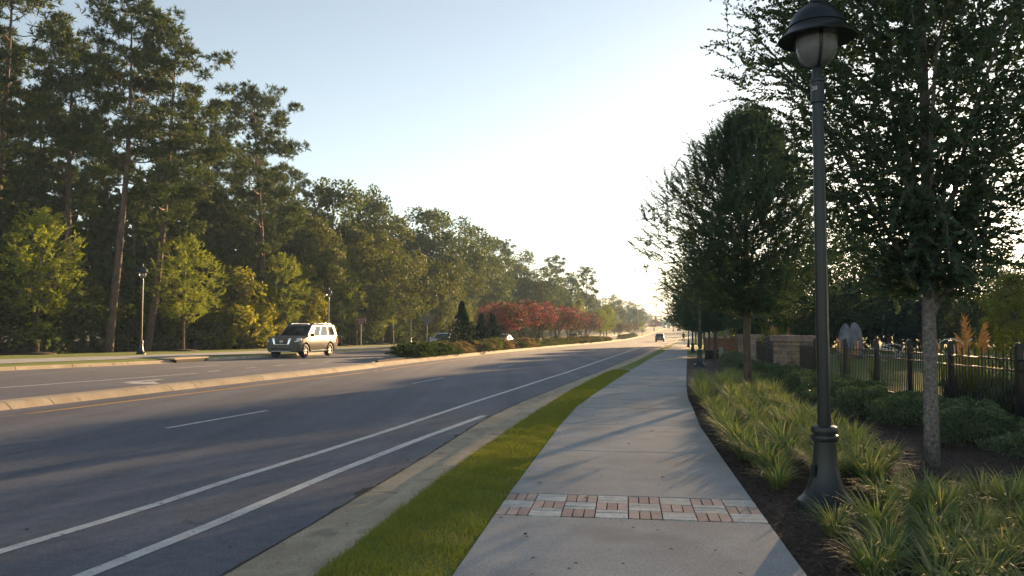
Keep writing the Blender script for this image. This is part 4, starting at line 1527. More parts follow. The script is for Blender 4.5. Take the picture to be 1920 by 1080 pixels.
# a scatter of dry fallen leaves
n = 150
y = 4 + 24 * rng.random(n) ** 1.7
fr = rng.uniform(-1.6, 3.6, n)
x = X_kb(y) + fr * (X_swl(y) - X_kb(y))
lvl = np.where(x < X_gut(y), -.126, np.where(x < X_kb(y) - .25, -.118, np.where(x < X_swl(y), .03, .004)))
P = np.stack([x, y, zg(x, y) + lvl + .004], -1)
a = rng.uniform(0, 6.28, n)
V = leaf_quads(P, np.stack([np.cos(a), np.sin(a), 0 * a + .05], -1), unit(np.stack([rng.normal(0, .2, n), rng.normal(0, .2, n), np.ones(n)], -1)), .045, .024, rng)
M['dry'] = leaf_mat('dry_leaf', [(.16, .10, .05), (.24, .15, .07), (.10, .065, .04)], .1, .8)
tag(obj('fallen_leaves', np_mesh('fallen_leaves', V, 4, M['dry'])), 'dry brown leaves scattered over walk, lawn and gutter', None, None, 'stuff')

# ornamental grasses and tall leafy stems behind the fence
OG = [blade_clump('plume_grass', 111 + i, 170, 1.25, .011, .62, 'orn', base_r=.16) for i in range(3)]


def plume_mesh(seed):
    g = np.random.default_rng(seed)
    n = 130
    t = g.random(n)
    base = np.stack([.10 * t ** 2, 0 * t, .42 * t], -1)
    a = g.normal(.2, .7, n)
    d = unit(np.stack([np.cos(a) * .9, np.sin(a) * .7, .55 + .3 * g.random(n)], -1))
    N = unit(g.normal(0, 1, (n, 3)))
    V = leaf_quads(base, d, N, .20 * (1.1 - .6 * t), .009 + 0 * t, g)
    return np_mesh('plume', V, 4, M['plume'])


PLM = [plume_mesh(120 + i) for i in range(3)]
STK = MB().tube([(0, 0, 0), (0, 0, 1.0)], [.006, .004], 4).mesh('plume_stalk', M['orn'])
for k, (px, d, s, tops, lab) in enumerate((
        (1583, 24, .75, ((-.15, 1.15), (.25, 1.05)), 'ornamental grass with pale plumes in front of the left standing stone'),
        (1637, 22, .6, ((0, 1.12),), 'ornamental grass with one pink plume left of the wire sculpture'),
        (1715, 15.5, .85, ((-.20, 1.30), (.12, 1.05)), 'ornamental grass with a golden plume just left of the big tree trunk'),
        (1772, 14.5, 1.0, ((-.05, 1.62), (.12, 1.45), (.2, 1.3), (-.1, 1.25)), 'ornamental grass with a fan of golden plumes just right of the big tree trunk'),
        (1800, 15.5, .85, ((.05, 1.35),), 'yellow ornamental grass beside the fan of golden plumes'),
        (1462, 34, 1.35, ((-.2, 1.6), (.3, 1.5)), 'tall yellow-green ornamental grass right of the second street tree trunk'),
        (1440, 38, 1.4, ((.1, 1.7),), 'tall green ornamental grass behind the curved fence'))):
    x, y = at(px, d)
    x = max(x, float(FX(y)) + .45)
    r = empty('plume_grass', (x, y, zgf(x, y)), k)
    tag(r, lab, 'ornamental grass', 'ornamental grasses behind the fence')
    b = obj('blades', OG[k % 3], r)
    b.scale = (s, s, s)
    for q, (dx, hh) in enumerate(tops):
        p = obj('plume', PLM[q % 3], r)
        p.rotation_euler = (0, 0, -k + rng.uniform(-.8, .8) + (3.14 if dx < 0 else 0))
        ca, sa = math.cos(-k), math.sin(-k)
        p.location = (dx * ca, dx * sa, hh - .32)
        p.scale = (1, 1, 1)
        st = obj('stalk', STK, r)
        st.location = (dx * ca * .6, dx * sa * .6, 0)
        v = Vector(p.location) - Vector(st.location)
        st.rotation_mode = 'QUATERNION'
        st.rotation_quaternion = v.to_track_quat('Z', 'Y')
        st.scale = (1, 1, v.length)


def leafy_stem(seed, H):
    g = np.random.default_rng(seed)
    VV = []
    mb = MB()
    for q in range(9):
        b = np.array([g.normal(0, .14), g.normal(0, .14), 0])
        tp = b + np.array([g.normal(0, .10), g.normal(0, .10), H * g.uniform(.75, 1.1)])
        mb.tube([tuple(b), tuple((b + tp) / 2), tuple(tp)], [.008, .007, .003], 4)
        n = 90
        t = g.uniform(.15, 1, n)
        a = t * 60 + g.uniform(0, 1, n)
        P = b + (tp - b) * t[:, None]
        d = unit(np.stack([np.cos(a), np.sin(a), .75 + 0 * a], -1))
        VV.append(leaf_quads(P, d, unit(np.array([0, 0, 1]) + g.normal(0, .4, (n, 3))), .13 * (1.15 - .7 * t), .018 + 0 * t, g))
    return np_mesh('leafy_stems', np.concatenate(VV), 4, M['orn']), mb.mesh('stalks', M['orn'])


LS = [leafy_stem(131 + i, 1.5) for i in range(3)]
for k, (px, d, s, lab) in enumerate(((1842, 15.2, .92, 'leafy upright stem plant between the last two fence posts'),
                                     (1868, 14.0, .95, 'leafy upright stem plant left of the right edge fence post'),
                                     (1895, 13.4, 1.02, 'tall leafy upright stem plant right of the nearest fence post'),
                                     (1918, 12.8, 1.1, 'tallest leafy upright stem plant at the right picture edge'),
                                     (1825, 16.4, .85, 'short leafy upright stem plant right of the golden plumes'))):
    x, y = at(px, d)
    x = max(x, float(FX(y)) + .4)
    r = empty('stem_plant', (x, y, zgf(x, y)), k)
    tag(r, lab, 'plant', 'leafy stem plants behind the fence')
    o = obj('leaves', LS[k % 3][0], r)
    o.scale = (s, s, s)
    o = obj('stalks', LS[k % 3][1], r)
    o.scale = (s, s, s)
# low growth right behind the fence
for k, (y, dx) in enumerate(((10.2, .7), (11.2, .6), (12.2, .75), (13.0, .6), (13.8, .8), (15, .7))):
    x = float(FX(y)) + dx
    place_shrub('fence_bush', 'low dark bush growing close behind the near fence panels', x, y, SHR[k % 3], SST, (1.1, 1.1, 1.25), k, 'low bushes behind the fence')

# ------------------------------------------------------------------ lamp posts
gm, nt, bs, out = new_mat('lamp_glass')
bs.inputs['Base Color'].default_value = (.5, .5, .5, 1)
bs.inputs['Roughness'].default_value = .25
bs.inputs['Transmission Weight'].default_value = .7
wv = nt.nodes.new('ShaderNodeTexWave')
wv.inputs['Scale'].default_value = 22
wv.bands_direction = 'Z'
tc = nt.nodes.new('ShaderNodeTexCoord')
nt.links.new(tc.outputs['Object'], wv.inputs['Vector'])
bump(nt, bs, wv.outputs['Fac'], .3, .004)
M['glass_lamp'] = gm


def text_mesh(txt, size, mat, name='lettering', extr=.002, spacing=1.0, lines=1.0):
    cu = bpy.data.curves.new(name, 'FONT')
    cu.body = txt
    cu.size = size
    cu.align_x = 'CENTER'
    cu.align_y = 'CENTER'
    cu.extrude = extr
    cu.space_character = spacing
    cu.space_line = lines
    o = bpy.data.objects.new(name, cu)
    COL.objects.link(o)
    dg = bpy.context.evaluated_depsgraph_get()
    me = bpy.data.meshes.new_from_object(o.evaluated_get(dg))
    me.materials.clear()
    me.materials.append(mat)
    bpy.data.objects.remove(o)
    bpy.data.curves.remove(cu)
    return me


def make_lamp(detail=True):
    seg = 40 if detail else 20
    r = empty('street_lamp', (0, 0, 0))
    MB().lathe([(.255, -.15), (.255, .02), (.25, .06), (.205, .10), (.165, .17), (.135, .27), (.112, .40), (.102, .52), (.098, .60)], seg).build('base', M['pole'], r, True, angle=40)
    MB().lathe([(.098, .60), (.117, .605), (.122, .63), (.117, .655), (.103, .66), (.103, .675), (.117, .68), (.120, .71), (.112, .735), (.095, .74), (.07, .745)], seg).build('collar', M['pole'], r, True, angle=40)
    if detail:
        # shallow flutes on the bell and a small hand-hole cover
        MB().box((-.128, -.05, .34), (.012, .05, .11), .3).build('access_cover', M['pole'], r, bevel=.004)
    MB().lathe([(.058, .74), (.055, 2.0), (.050, 3.78)], 48 if detail else 16, flute=.035 if detail else 0, nfl=12).build('pole', M['pole'], r, True, angle=60)
    MB().lathe([(.052, 3.76), (.068, 3.765), (.068, 3.795), (.060, 3.8), (.060, 3.96), (.068, 3.965), (.068, 3.99), (.05, 4.), (.045, 4.11), (.03, 4.14)], seg).build('neck', M['pole'], r, True, angle=40)
    g = MB().lathe([(.035, 4.105), (.10, 4.13), (.155, 4.19), (.182, 4.27), (.19, 4.36), (.188, 4.44)], seg).build('globe', M['glass_lamp'], r, True)
    MB().lathe([(.03, 4.18), (.045, 4.22), (.045, 4.3), (.02, 4.33)], 12).build('bulb', M['sign_white'], g, True)
    sh = MB().lathe([(.18, 4.422), (.255, 4.395), (.35, 4.375), (.352, 4.382), (.30, 4.422), (.262, 4.47), (.254, 4.495), (.262, 4.5), (.255, 4.52), (.225, 4.59), (.175, 4.655), (.105, 4.7), (.06, 4.715), (.05, 4.72)], seg).build('shade', M['pole'], r, True, angle=45)
    MB().lathe([(.058, 4.715), (.06, 4.76), (.035, 4.77), (.03, 4.8), (.042, 4.83), (.03, 4.87), (.008, 4.92)], 16).build('finial', M['pole'], sh, True)
    for q in range(3):
        a = 2 * math.pi * q / 3 + (-1.75)
        pts = [(.03, 4.1), (.085, 4.125), (.15, 4.17), (.195, 4.26), (.204, 4.36), (.20, 4.43)]
        MB().tube([(p * math.cos(a), p * math.sin(a), z) for p, z in pts], .013, 6).build('strap', M['pole'], r, True)
    return r


lamp0 = make_lamp(True)
lx, ly = 2.89, 7.36
lamp0.location = (lx, ly, zgf(lx, ly) - .03)
tag(lamp0, 'dark green street lamp with bell base and domed shade, nearest, beside the sidewalk', 'street lamp', 'street lamps')
tm = text_mesh('20', .055, M['sign_white'])
o = obj('number_tag', tm, lamp0)
o.rotation_euler = (math.pi / 2, 0, R(-48))
o.location = (-.0615 * math.sin(R(48)), -.0615 * math.cos(R(48)), 3.895)
lamp1 = make_lamp(False)
LAMPS = [(8.25, 34.8, 'second street lamp along the near sidewalk, beyond the border grass'),
         (13.7, 60, 'third street lamp along the near sidewalk'),
         (19.2, 86, 'fourth street lamp along the near sidewalk, near the walker'),
         (*at(266, 42.4), 'far street lamp left of the big car, in front of the leaning pine'),
         (*at(616, 64), 'far street lamp just above the rear of the big car'),
         (*at(770, 87), 'far street lamp right of the wrong way sign'),
         (*at(860, 110), 'far street lamp beside the tallest cone-shaped evergreen'),
         (*at(1654, 62), 'small park lamp above the wire sculpture')]
for k, (x, y, lab) in enumerate(LAMPS):
    o = lamp1 if k == 0 else copy_tree(lamp1)
    o.location = (x, y, zgf(x, y) - .02)
    o.rotation_euler = (0, 0, k * .7)
    o.scale = (1, 1, 1) if 'park' not in lab else (.7, .7, .62)
    tag(o, lab, 'street lamp', 'street lamps')

# ------------------------------------------------------------------ iron fence
PICK = MB().hexa([(-.009, -.009, .06), (.009, -.009, .06), (.009, .009, .06), (-.009, .009, .06), (-.009, -.009, 1.16), (.009, -.009, 1.16), (.009, .009, 1.16), (-.009, .009, 1.16)]).hexa(
    [(-.009, -.009, 1.16), (.009, -.009, 1.16), (.009, .009, 1.16), (-.009, .009, 1.16), (-.003, -.003, 1.20), (.003, -.003, 1.20), (.003, .003, 1.20), (-.003, .003, 1.20)]).mesh('picket', M['iron'])
PICKS = MB().hexa([(-.009, -.009, .06), (.009, -.009, .06), (.009, .009, .06), (-.009, .009, .06), (-.009, -.009, 1.0), (.009, -.009, 1.0), (.009, .009, 1.0), (-.009, .009, 1.0)]).mesh('picket_short', M['iron'])
POST = MB().hexa([(-.042, -.042, -.2), (.042, -.042, -.2), (.042, .042, -.2), (-.042, .042, -.2), (-.042, -.042, 1.25), (.042, -.042, 1.25), (.042, .042, 1.25), (-.042, .042, 1.25)]).hexa(
    [(-.05, -.05, 1.25), (.05, -.05, 1.25), (.05, .05, 1.25), (-.05, .05, 1.25), (-.03, -.03, 1.285), (.03, -.03, 1.285), (.03, .03, 1.285), (-.03, .03, 1.285)]).mesh('post', M['iron'])


def fence(pts, label, ends=(True, True), n_between=19):
    o0 = Vector((pts[0][0], pts[0][1], zgf(*pts[0])))
    f = empty('iron_fence', o0)
    tag(f, label, 'fence')
    P = [Vector((x, y, zgf(x, y))) - o0 for x, y in pts]
    for i, p in enumerate(P):
        if (i == 0 and not ends[0]) or (i == len(P) - 1 and not ends[1]):
            continue
        o = obj('post', POST, f)
        o.location = p
        q = P[min(i + 1, len(P) - 1)] - P[max(i - 1, 0)]
        o.rotation_euler = (0, 0, math.atan2(q.y, q.x))
    for a, b in zip(P[:-1], P[1:]):
        d = b - a
        rz = math.atan2(d.y, d.x)
        side = Vector((-math.sin(rz), math.cos(rz), 0)) * .017
        e = d.normalized() * .043
        for h in (.10, .86, 1.02):
            mb = MB()
            hh = Vector((0, 0, .014))
            u, w = a + e + Vector((0, 0, h)), b - e + Vector((0, 0, h))
            mb.hexa([u - side - hh, w - side - hh, w + side - hh, u + side - hh, u - side + hh, w - side + hh, w + side + hh, u + side + hh])
            mb.build('rail', M['iron'], f)
        for q in range(1, n_between + 1):
            t = q / (n_between + 1)
            o = obj('picket', PICK if q % 2 == 0 else PICKS, f)
            o.location = a + d * t
            o.rotation_euler = (0, 0, rz)
    return f


fence(FENCE + [(9.16, 25.25)], 'long black iron picket fence along the bed, from the stone pillar to the right edge', (True, False))
fence([(9.35, 26.9), (9.65, 29.2), (10.25, 31.6), (11.0, 34.0), (11.7, 36.4), (12.3, 38.8), (12.7, 41.2)], 'black iron picket fence curving back between the two stone pillars', (False, False), 15)

# ------------------------------------------------------------------ stone pillars
def pillar(x, y, w, h, label, courses, rz, single=True, seed=1):
    g = np.random.default_rng(seed)
    r = empty('stone_pillar', (x, y, zgf(x, y) - .05), rz)
    tag(r, label, 'pillar', 'stone pillars of the fence')
    MB().box((0, 0, h / 2 - .1), (w - .09, w - .09, h + .15)).build('core', M['mortar'], r)
    zs = np.cumsum(np.concatenate([[0], g.uniform(.6, 1.4, courses)]))
    zs = zs / zs[-1] * h
    allmb = MB()
    tones = [M['stone']]
    for c in range(courses):
        z0, z1 = zs[c] + .006, zs[c + 1] - .006
        for s in range(4):
            a = s * math.pi / 2
            cuts = [0]
            while cuts[-1] < 1:
                cuts.append(min(1, cuts[-1] + g.uniform(.22, .5)))
            if cuts[-1] - cuts[-2] < .12 and len(cuts) > 2:
                cuts.pop(-2)
            for u0, u1 in zip(cuts[:-1], cuts[1:]):
                pr = g.uniform(-.015, .015)
                x0, x1 = -w / 2 + w * u0 + .006, -w / 2 + w * u1 - .006
                mb = MB() if single else allmb
                m = g.normal(0, .006, 8)
                q = [(x0, -w / 2 - pr + m[0], z0), (x1, -w / 2 - pr + m[1], z0), (x1, -w / 2 + .045, z0), (x0, -w / 2 + .045, z0),
                     (x0, -w / 2 - pr + m[2], z1), (x1, -w / 2 - pr + m[3], z1), (x1, -w / 2 + .045, z1), (x0, -w / 2 + .045, z1)]
                ca, sa = math.cos(a), math.sin(a)
                mb.hexa([(p[0] * ca - p[1] * sa, p[0] * sa + p[1] * ca, p[2]) for p in q])
                if single:
                    mb.build('stone', M[('stone', 'stone_b', 'stone_c')[int(g.integers(3))]], r, bevel=.006)
    if not single:
        tag(allmb.build('stonework', M['stone'], r), kind='stuff')
    for q in range(3):
        cw = w * .38
        MB().box(((q - 1) * (cw + .006), 0, h + .095), (cw, w + .13, .20 + .012 * (q % 2))).build('cap_stone', M['cap'], r, bevel=.02)


M['stone_b'] = mottled('pillar_stone_grey', (.20, .17, .15), (.34, .30, .27), 3.5, .9, .5, 24, .02)
M['stone_c'] = mottled('pillar_stone_tan', (.27, .18, .12), (.42, .31, .22), 3.1, .9, .5, 24, .02)
pillar(9.25, 26.0, .92, 1.22, 'stone pillar with flat cap left of the lamp pole, at the bend of the fence', 11, .25)
pillar(12.75, 42.3, .92, 1.22, 'far stone pillar with flat cap, partly behind the second street tree trunk', 9, .3, True, 2)

# ------------------------------------------------------------------ low brick wall, utility box, pedestal
wx, wy = at(1366, 66)
r = empty('brick_wall', (wx, wy, zgf(wx, wy)), .18)
tag(r, 'low reddish brick entrance wall seen between the street tree trunks', 'wall')
M['wallbrick'] = mottled('wall_brick', (.22, .10, .075), (.34, .17, .12), 4, .9, .4, 20, .02)
for c in range(8):
    q = -2.2 + (.15 if c % 2 else 0)
    while q < 2.1:
        MB().box((q + .14, 0, .07 + c * .13), (.28, .3, .118)).build('brick', M['wallbrick'], r)
        q += .295
MB().box((0, .02, 1.13), (4.7, .42, .09)).build('coping', M['cap'], r, bevel=.01)
MB().box((0, .0, .5), (4.3, .2, 1.1)).build('core', M['mortar'], r)
ux, uy = at(1335.5, 45.5)
r = empty('utility_box', (ux, uy, zgf(ux, uy)), .15)
tag(r, 'dark green utility box in the bed behind the border grass', 'utility box')
M['util'] = plain('utility_green', (.012, .022, .018), .5)
MB().box((0, 0, .2), (.72, .6, .44)).build('cabinet', M['util'], r, bevel=.02)
MB().box((0, -.01, .435), (.78, .66, .05)).build('lid', M['util'], r, bevel=.015)
MB().box((.2, -.31, .3), (.05, .03, .08)).build('latch', M['metal'], r)
ux, uy = at(1351, 44.5)
r = empty('cable_pedestal', (ux, uy, zgf(ux, uy)))
tag(r, 'pale grey-green cable pedestal beside the dark utility box', 'pedestal')
M['ped'] = plain('pedestal_green', (.30, .34, .30), .6)
MB().box((0, 0, .27), (.2, .18, .62)).build('housing', M['ped'], r, bevel=.02)
MB().box((0, 0, .60), (.23, .21, .05)).build('cap', M['ped'], r, bevel=.02)

# ------------------------------------------------------------------ sculptures in the park
def boulder(px, d, w, h, seed, label, lean):
    x, y = at(px, d)
    g = np.random.default_rng(seed)
    mb = MB()
    prof = [(.42, -.1), (.50, .15), (.52, .4), (.47, .62), (.36, .82), (.2, .94), (.06, .99)]
    mb.lathe([(a * w, b * h) for a, b in prof], 18)
    vs = []
    for v in mb.v:
        th = math.atan2(v[1], v[0])
        k = 1 + .11 * math.sin(2 * th + seed + v[2]) + .06 * math.sin(5 * th + 2 * seed + v[2] * 3) + .035 * math.sin(9 * th - v[2] * 7)
        vs.append((v[0] * k + lean * v[2], v[1] * k * .6, v[2]))
    mb.v = vs
    o = mb.build('standing_stone', M['granite'], None, True)
    o.location = (x, y, zgf(x, y))
    tag(o, label, 'sculpture', 'two standing stones in the park')


boulder(1581, 42, .78, 1.95, 3, 'left of two rounded grey standing stones on the park lawn', .05)
boulder(1604, 44, .82, 2.05, 5, 'right of two rounded grey standing stones on the park lawn', -.04)
x, y = at(1664, 40)
mb = MB()
pts = []
for i in range(150):
    t = i / 149 * 6.283
    X = .55 * math.sin(2 * t + .4) + .28 * math.sin(5 * t)
    Z = .46 + .26 * math.sin(3 * t + 1.0) + .18 * math.cos(4 * t + .3) + .10 * math.sin(t)
    pts.append((X, .3 * math.cos(3 * t), max(.03, Z)))
mb.tube(pts, .023, 6)
o = mb.build('wire_sculpture', M['metal'], None, True)
M['steel'] = plain('pale_steel', (.62, .62, .60), .4, .2)
o.data.materials[0] = M['steel']
o.location = (x, y, zgf(x, y) + .02)
tag(o, 'tangled pale steel tube sculpture on the park lawn', 'sculpture')
x, y = at(1795, 33)
mb = MB()
mb.tube([(.5 * math.sin(2 * t + .2) + .2 * math.sin(5 * t), .25 * math.cos(3 * t), max(.05, .8 + .4 * math.sin(3 * t))) for t in np.linspace(0, 6.283, 90)], .02, 6)
o = mb.build('wire_sculpture', M['steel'], None, True)
o.location = (x, y, zgf(x, y))
tag(o, 'second steel tube sculpture behind the fan of golden plumes', 'sculpture')
ribbon('park_path', lambda y: FX(y) + 2 + 0 * y, lambda y: FX(y) + 60 + 0 * y, 49, 52.5, .012, .012, M['concrete'], 12)
ribbon('entrance_walk', off(X_swr, .0), off(X_swr, 5.0), 49.5, 51.8, .006, .006, M['concrete'], 4)

# ------------------------------------------------------------------ signs
x, y = at(677, 72)
r = empty('road_sign', (x, y, zgf(x, y)), R(-10))
tag(r, 'red wrong way sign on a wooden post across the road', 'sign')
MB().box((0, .035, 1.05), (.09, .07, 2.3)).build('post', M['wood'], r, bevel=.008)
p = MB().box((0, -.012, 2.28), (.95, .012, .60)).build('panel', M['sign_red'], r, bevel=.004)
mb = MB()
for cx, cz, sx, sz in ((0, 2.565, .93, .018), (0, 1.995, .93, .018), (-.458, 2.28, .018, .552), (.458, 2.28, .018, .552)):
    mb.box((cx, -.021, cz), (sx, .004, sz))
mb.build('border', M['sign_white'], p)
o = obj('lettering', text_mesh('WRONG\nWAY', .235, M['sign_white'], lines=.95, spacing=1.05), p)
o.rotation_euler = (math.pi / 2, 0, 0)
o.location = (0, -.022, 2.27)
x, y = at(801, 84)
r = empty('road_sign', (x, y, zgf(x, y)), R(-6))
tag(r, 'back of a grey diamond road sign on a post, left of the hatchback', 'sign')
MB().box((0, -.03, 1.1), (.07, .05, 2.4)).build('post', M['wood'], r)
a = .78
MB().hexa([(0, 0, 2.75 - a), (a, 0, 2.75), (a, .01, 2.75), (0, .01, 2.75 - a), (-a, 0, 2.75), (0, 0, 2.75 + a), (0, .01, 2.75 + a), (-a, .01, 2.75)]).build('panel', M['sign_grey'], r)
mb = MB()

# ------------------------------------------------------------------ cars
M['tyre'] = plain('tyre', (.012, .012, .012), .8)
M['rim'] = plain('alloy', (.42, .41, .40), .3, .8)
M['chrome'] = plain('chrome', (.75, .75, .76), .12, 1.0)
M['black_trim'] = plain('black_trim', (.012, .012, .013), .45)
M['under'] = plain('under_body', (.01, .01, .01), .9)
M['lamp_clear'] = plain('headlamp', (.62, .64, .68), .12, .35, .8)
M['lamp_red'] = plain('tail_lamp', (.35, .01, .01), .2)
M['seat'] = plain('seat_dark', (.03, .028, .026), .8)
gl, nt, bs, out = new_mat('car_glass')
bs.inputs['Base Color'].default_value = (.03, .035, .04, 1)
bs.inputs['Roughness'].default_value = .03
bs.inputs['Specular IOR Level'].default_value = .7
tp = nt.nodes.new('ShaderNodeBsdfTransparent')
tp.inputs[0].default_value = (.55, .6, .6, 1)
mx = nt.nodes.new('ShaderNodeMixShader')
mx.inputs[0].default_value = .45
nt.links.new(bs.outputs[0], mx.inputs[1])
nt.links.new(tp.outputs[0], mx.inputs[2])
nt.links.new(mx.outputs[0], out.inputs['Surface'])
M['car_glass'] = gl
gl2 = plain('car_glass_dark', (.015, .017, .02), .04, 0, .8)
M['car_glass_dark'] = gl2


def car_paint(name, col, metal=.5, rough=.28):
    m = plain(name, col, rough, metal, .06, .0)
    m.node_tree.nodes['Principled BSDF'].inputs['Coat Roughness'].default_value = .06
    return m


def panel(mb, quad, u0, u1, v0, v1, th, lift=0.0):
    """slab on a four-cornered face (bottom-left, bottom-right, top-right, top-left)"""
    a, b, c, d = [Vector(q) for q in quad]
    n = (b - a).cross(d - a).normalized()

    def p(u, v):
        return (a * (1 - u) + b * u) * (1 - v) + (d * (1 - u) + c * u) * v
    q = [p(u0, v0), p(u1, v0), p(u1, v1), p(u0, v1)]
    mb.hexa([w - n * (th - lift) for w in q] + [w + n * lift for w in q])


def make_car(P, paint, name, label, loc, rz, group=None):
    """x forward, y to the car's left; P holds the proportions"""
    r = empty(name, loc, rz)
    tag(r, label, 'car', group)
    L, W, belt, hood = P['L'], P['W'] / 2, P['belt'], P['hood']
    f, b = L / 2, -L / 2
    gz = P['clear']
    wr = P['wr']
    xf, xr = P['xf'], P['xr']
    cw = P['cowl']
    # lower body: stations along the length
    st = [(f - .02, .70, gz + .12, hood - .30), (f - .005, .78, gz + .06, hood - .16), (f - .07, .90, gz + .0, hood - .07), (f - .28, .97, gz - .02, hood - .025), (f - .65, 1.0, gz, hood), ((f + cw) / 2, 1.0, gz, hood + .02),
          (cw, 1.0, gz, hood + .045), (cw - .25, 1.0, gz, belt), (0, 1.0, gz, belt + .01), (b + 1.2, 1.0, gz, belt + .02), (b + .5, .985, gz, belt + .02), (b + .16, .95, gz + .02, belt + .0), (b + .03, .88, gz + .08, belt - .06), (b, .80, gz + .16, belt - .16)]
    st = sorted(st, key=lambda s: -s[0])
    ring = []
    for x, w, z0, z1 in st:
        w = W * w
        mid = z0 + (z1 - z0) * .55
        half = [(w * .86, z0), (w * .965, z0 + .07), (w * 1.0, z0 + (z1 - z0) * .3), (w * .995, mid), (w * .975, z0 + (z1 - z0) * .82), (w * .94, z1 - .035), (w * .86, z1 - .004), (w * .45, z1 + .012)]
        full = [(x, y, z) for y, z in half] + [(x, -y, z) for y, z in half[::-1]]
        ring.append(full)
    n = len(ring[0])
    mb = MB()
    vs = [v for q in ring for v in q]
    fs = []
    for i in range(len(ring) - 1):
        for k in range(n):
            k2 = (k + 1) % n
            fs.append((i * n + k, i * n + k2, (i + 1) * n + k2, (i + 1) * n + k))
    fs.append(tuple(range(n - 1, -1, -1)))
    fs.append(tuple((len(ring) - 1) * n + k for k in range(n)))
    mb.add(vs, fs)
    me0 = mb.mesh('body_base', paint, True)
    bm = bmesh.new()
    bm.from_mesh(me0)
    bmesh.ops.recalc_face_normals(bm, faces=bm.faces)
    bm.to_mesh(me0)
    bm.free()
    body = obj('body', me0, r)
    cut = MB()
    for xx in (xf, xr):
        cut.lathe([(wr + .075, -W - .3), (wr + .075, -W + .32)], 28, (xx, 0, wr), axis='y')
        cut.lathe([(wr + .075, W - .32), (wr + .075, W + .3)], 28, (xx, 0, wr), axis='y')
    cme = cut.mesh('cut', M['under'])
    bm = bmesh.new()
    bm.from_mesh(cme)
    bmesh.ops.recalc_face_normals(bm, faces=bm.faces)
    bm.to_mesh(cme)
    bm.free()
    co = bpy.data.objects.new('cutter', cme)
    COL.objects.link(co)
    co.parent = r
    md = body.modifiers.new('arches', 'BOOLEAN')
    md.object = co
    md.operation = 'DIFFERENCE'
    md.solver = 'EXACT'
    bpy.context.view_layer.update()
    dg = bpy.context.evaluated_depsgraph_get()
    me = bpy.data.meshes.new_from_object(body.evaluated_get(dg))
    body.modifiers.clear()
    body.data = me
    bpy.data.objects.remove(co)
    try:
        me.set_sharp_from_angle(angle=R(38))
    except Exception:
        pass
    # cabin
    x0, x1, x2, x3 = P['ws0'], P['ws1'], P['rg1'], P['rg0']
    H = P['H']
    wb, wt = W * .90, W * P.get('tumble', .76)
    zb_, zt = belt - .02, H - .06
    FL, FR = (x0, wb, zb_), (x0, -wb, zb_)
    TL, TR = (x1, wt, zt), (x1, -wt, zt)
    BL, BR = (x3, wb, zb_ + .02), (x3, -wb, zb_ + .02)
    UL, UR = (x2, wt, zt), (x2, -wt, zt)
    front = [FL, FR, TR, TL][0:4]
    front = [FR, FL, TL, TR]
    front = [(x0, wb, zb_), (x0, -wb, zb_), (x1, -wt, zt), (x1, wt, zt)]
    # order so that the normal points outwards
    front = [FR, FL, TL, TR]
    back = [BL, BR, UR, UL]
    left = [FL, BL, UL, TL]
    right = [BR, FR, TR, UR]
    mb = MB()
    mb.hexa([TR, TL, UL, UR] + [(x1 - .12, -wt * .88, H - .012), (x1 - .12, wt * .88, H - .012), (x2 + .10, wt * .88, H - .012), (x2 + .10, -wt * .88, H - .012)])
    ro = mb.build('roof', paint, r, bevel=.03)
    mb = MB()
    cuts = P['side']                            # window spans along each side
    for q, rev in ((left, False), (right, True)):
        edge = 0.0
        sp = cuts if not rev else [(1 - c1, 1 - c0) for c0, c1 in cuts[::-1]]
        for c0, c1 in sp:
            panel(mb, q, edge, c0, 0, 1, .05)
            panel(mb, q, c0, c1, 0, .06, .05)
            panel(mb, q, c0, c1, .93, 1, .05)
            edge = c1
        panel(mb, q, edge, 1, 0, 1, .05)
    for q in (front, back):
        panel(mb, q, 0, .045, 0, 1, .05)
        panel(mb, q, .955, 1, 0, 1, .05)
        panel(mb, q, .045, .955, .94, 1, .05)
        if q is back:
            panel(mb, q, .045, .955, 0, .08, .05)
    mb.build('pillars', paint, r)
    glass = P.get('glass', 'car_glass')
    mb = MB()
    panel(mb, front, .045, .955, 0, .94, .006, -.012)
    mb.build('windshield', M['car_glass'] if P.get('see', True) else M['car_glass_dark'], r)
    mb = MB()
    panel(mb, back, .045, .955, .08, .94, .006, -.012)
    mb.build('rear_window', M['car_glass_dark'], r)
    for q, rev in ((left, False), (right, True)):
        sp = cuts if not rev else [(1 - c1, 1 - c0) for c0, c1 in cuts[::-1]]
        for c0, c1 in sp:
            mb = MB()
            panel(mb, q, c0, c1, .06, .93, .006, -.012)
            mb.build('side_window', M['car_glass_dark'], r)
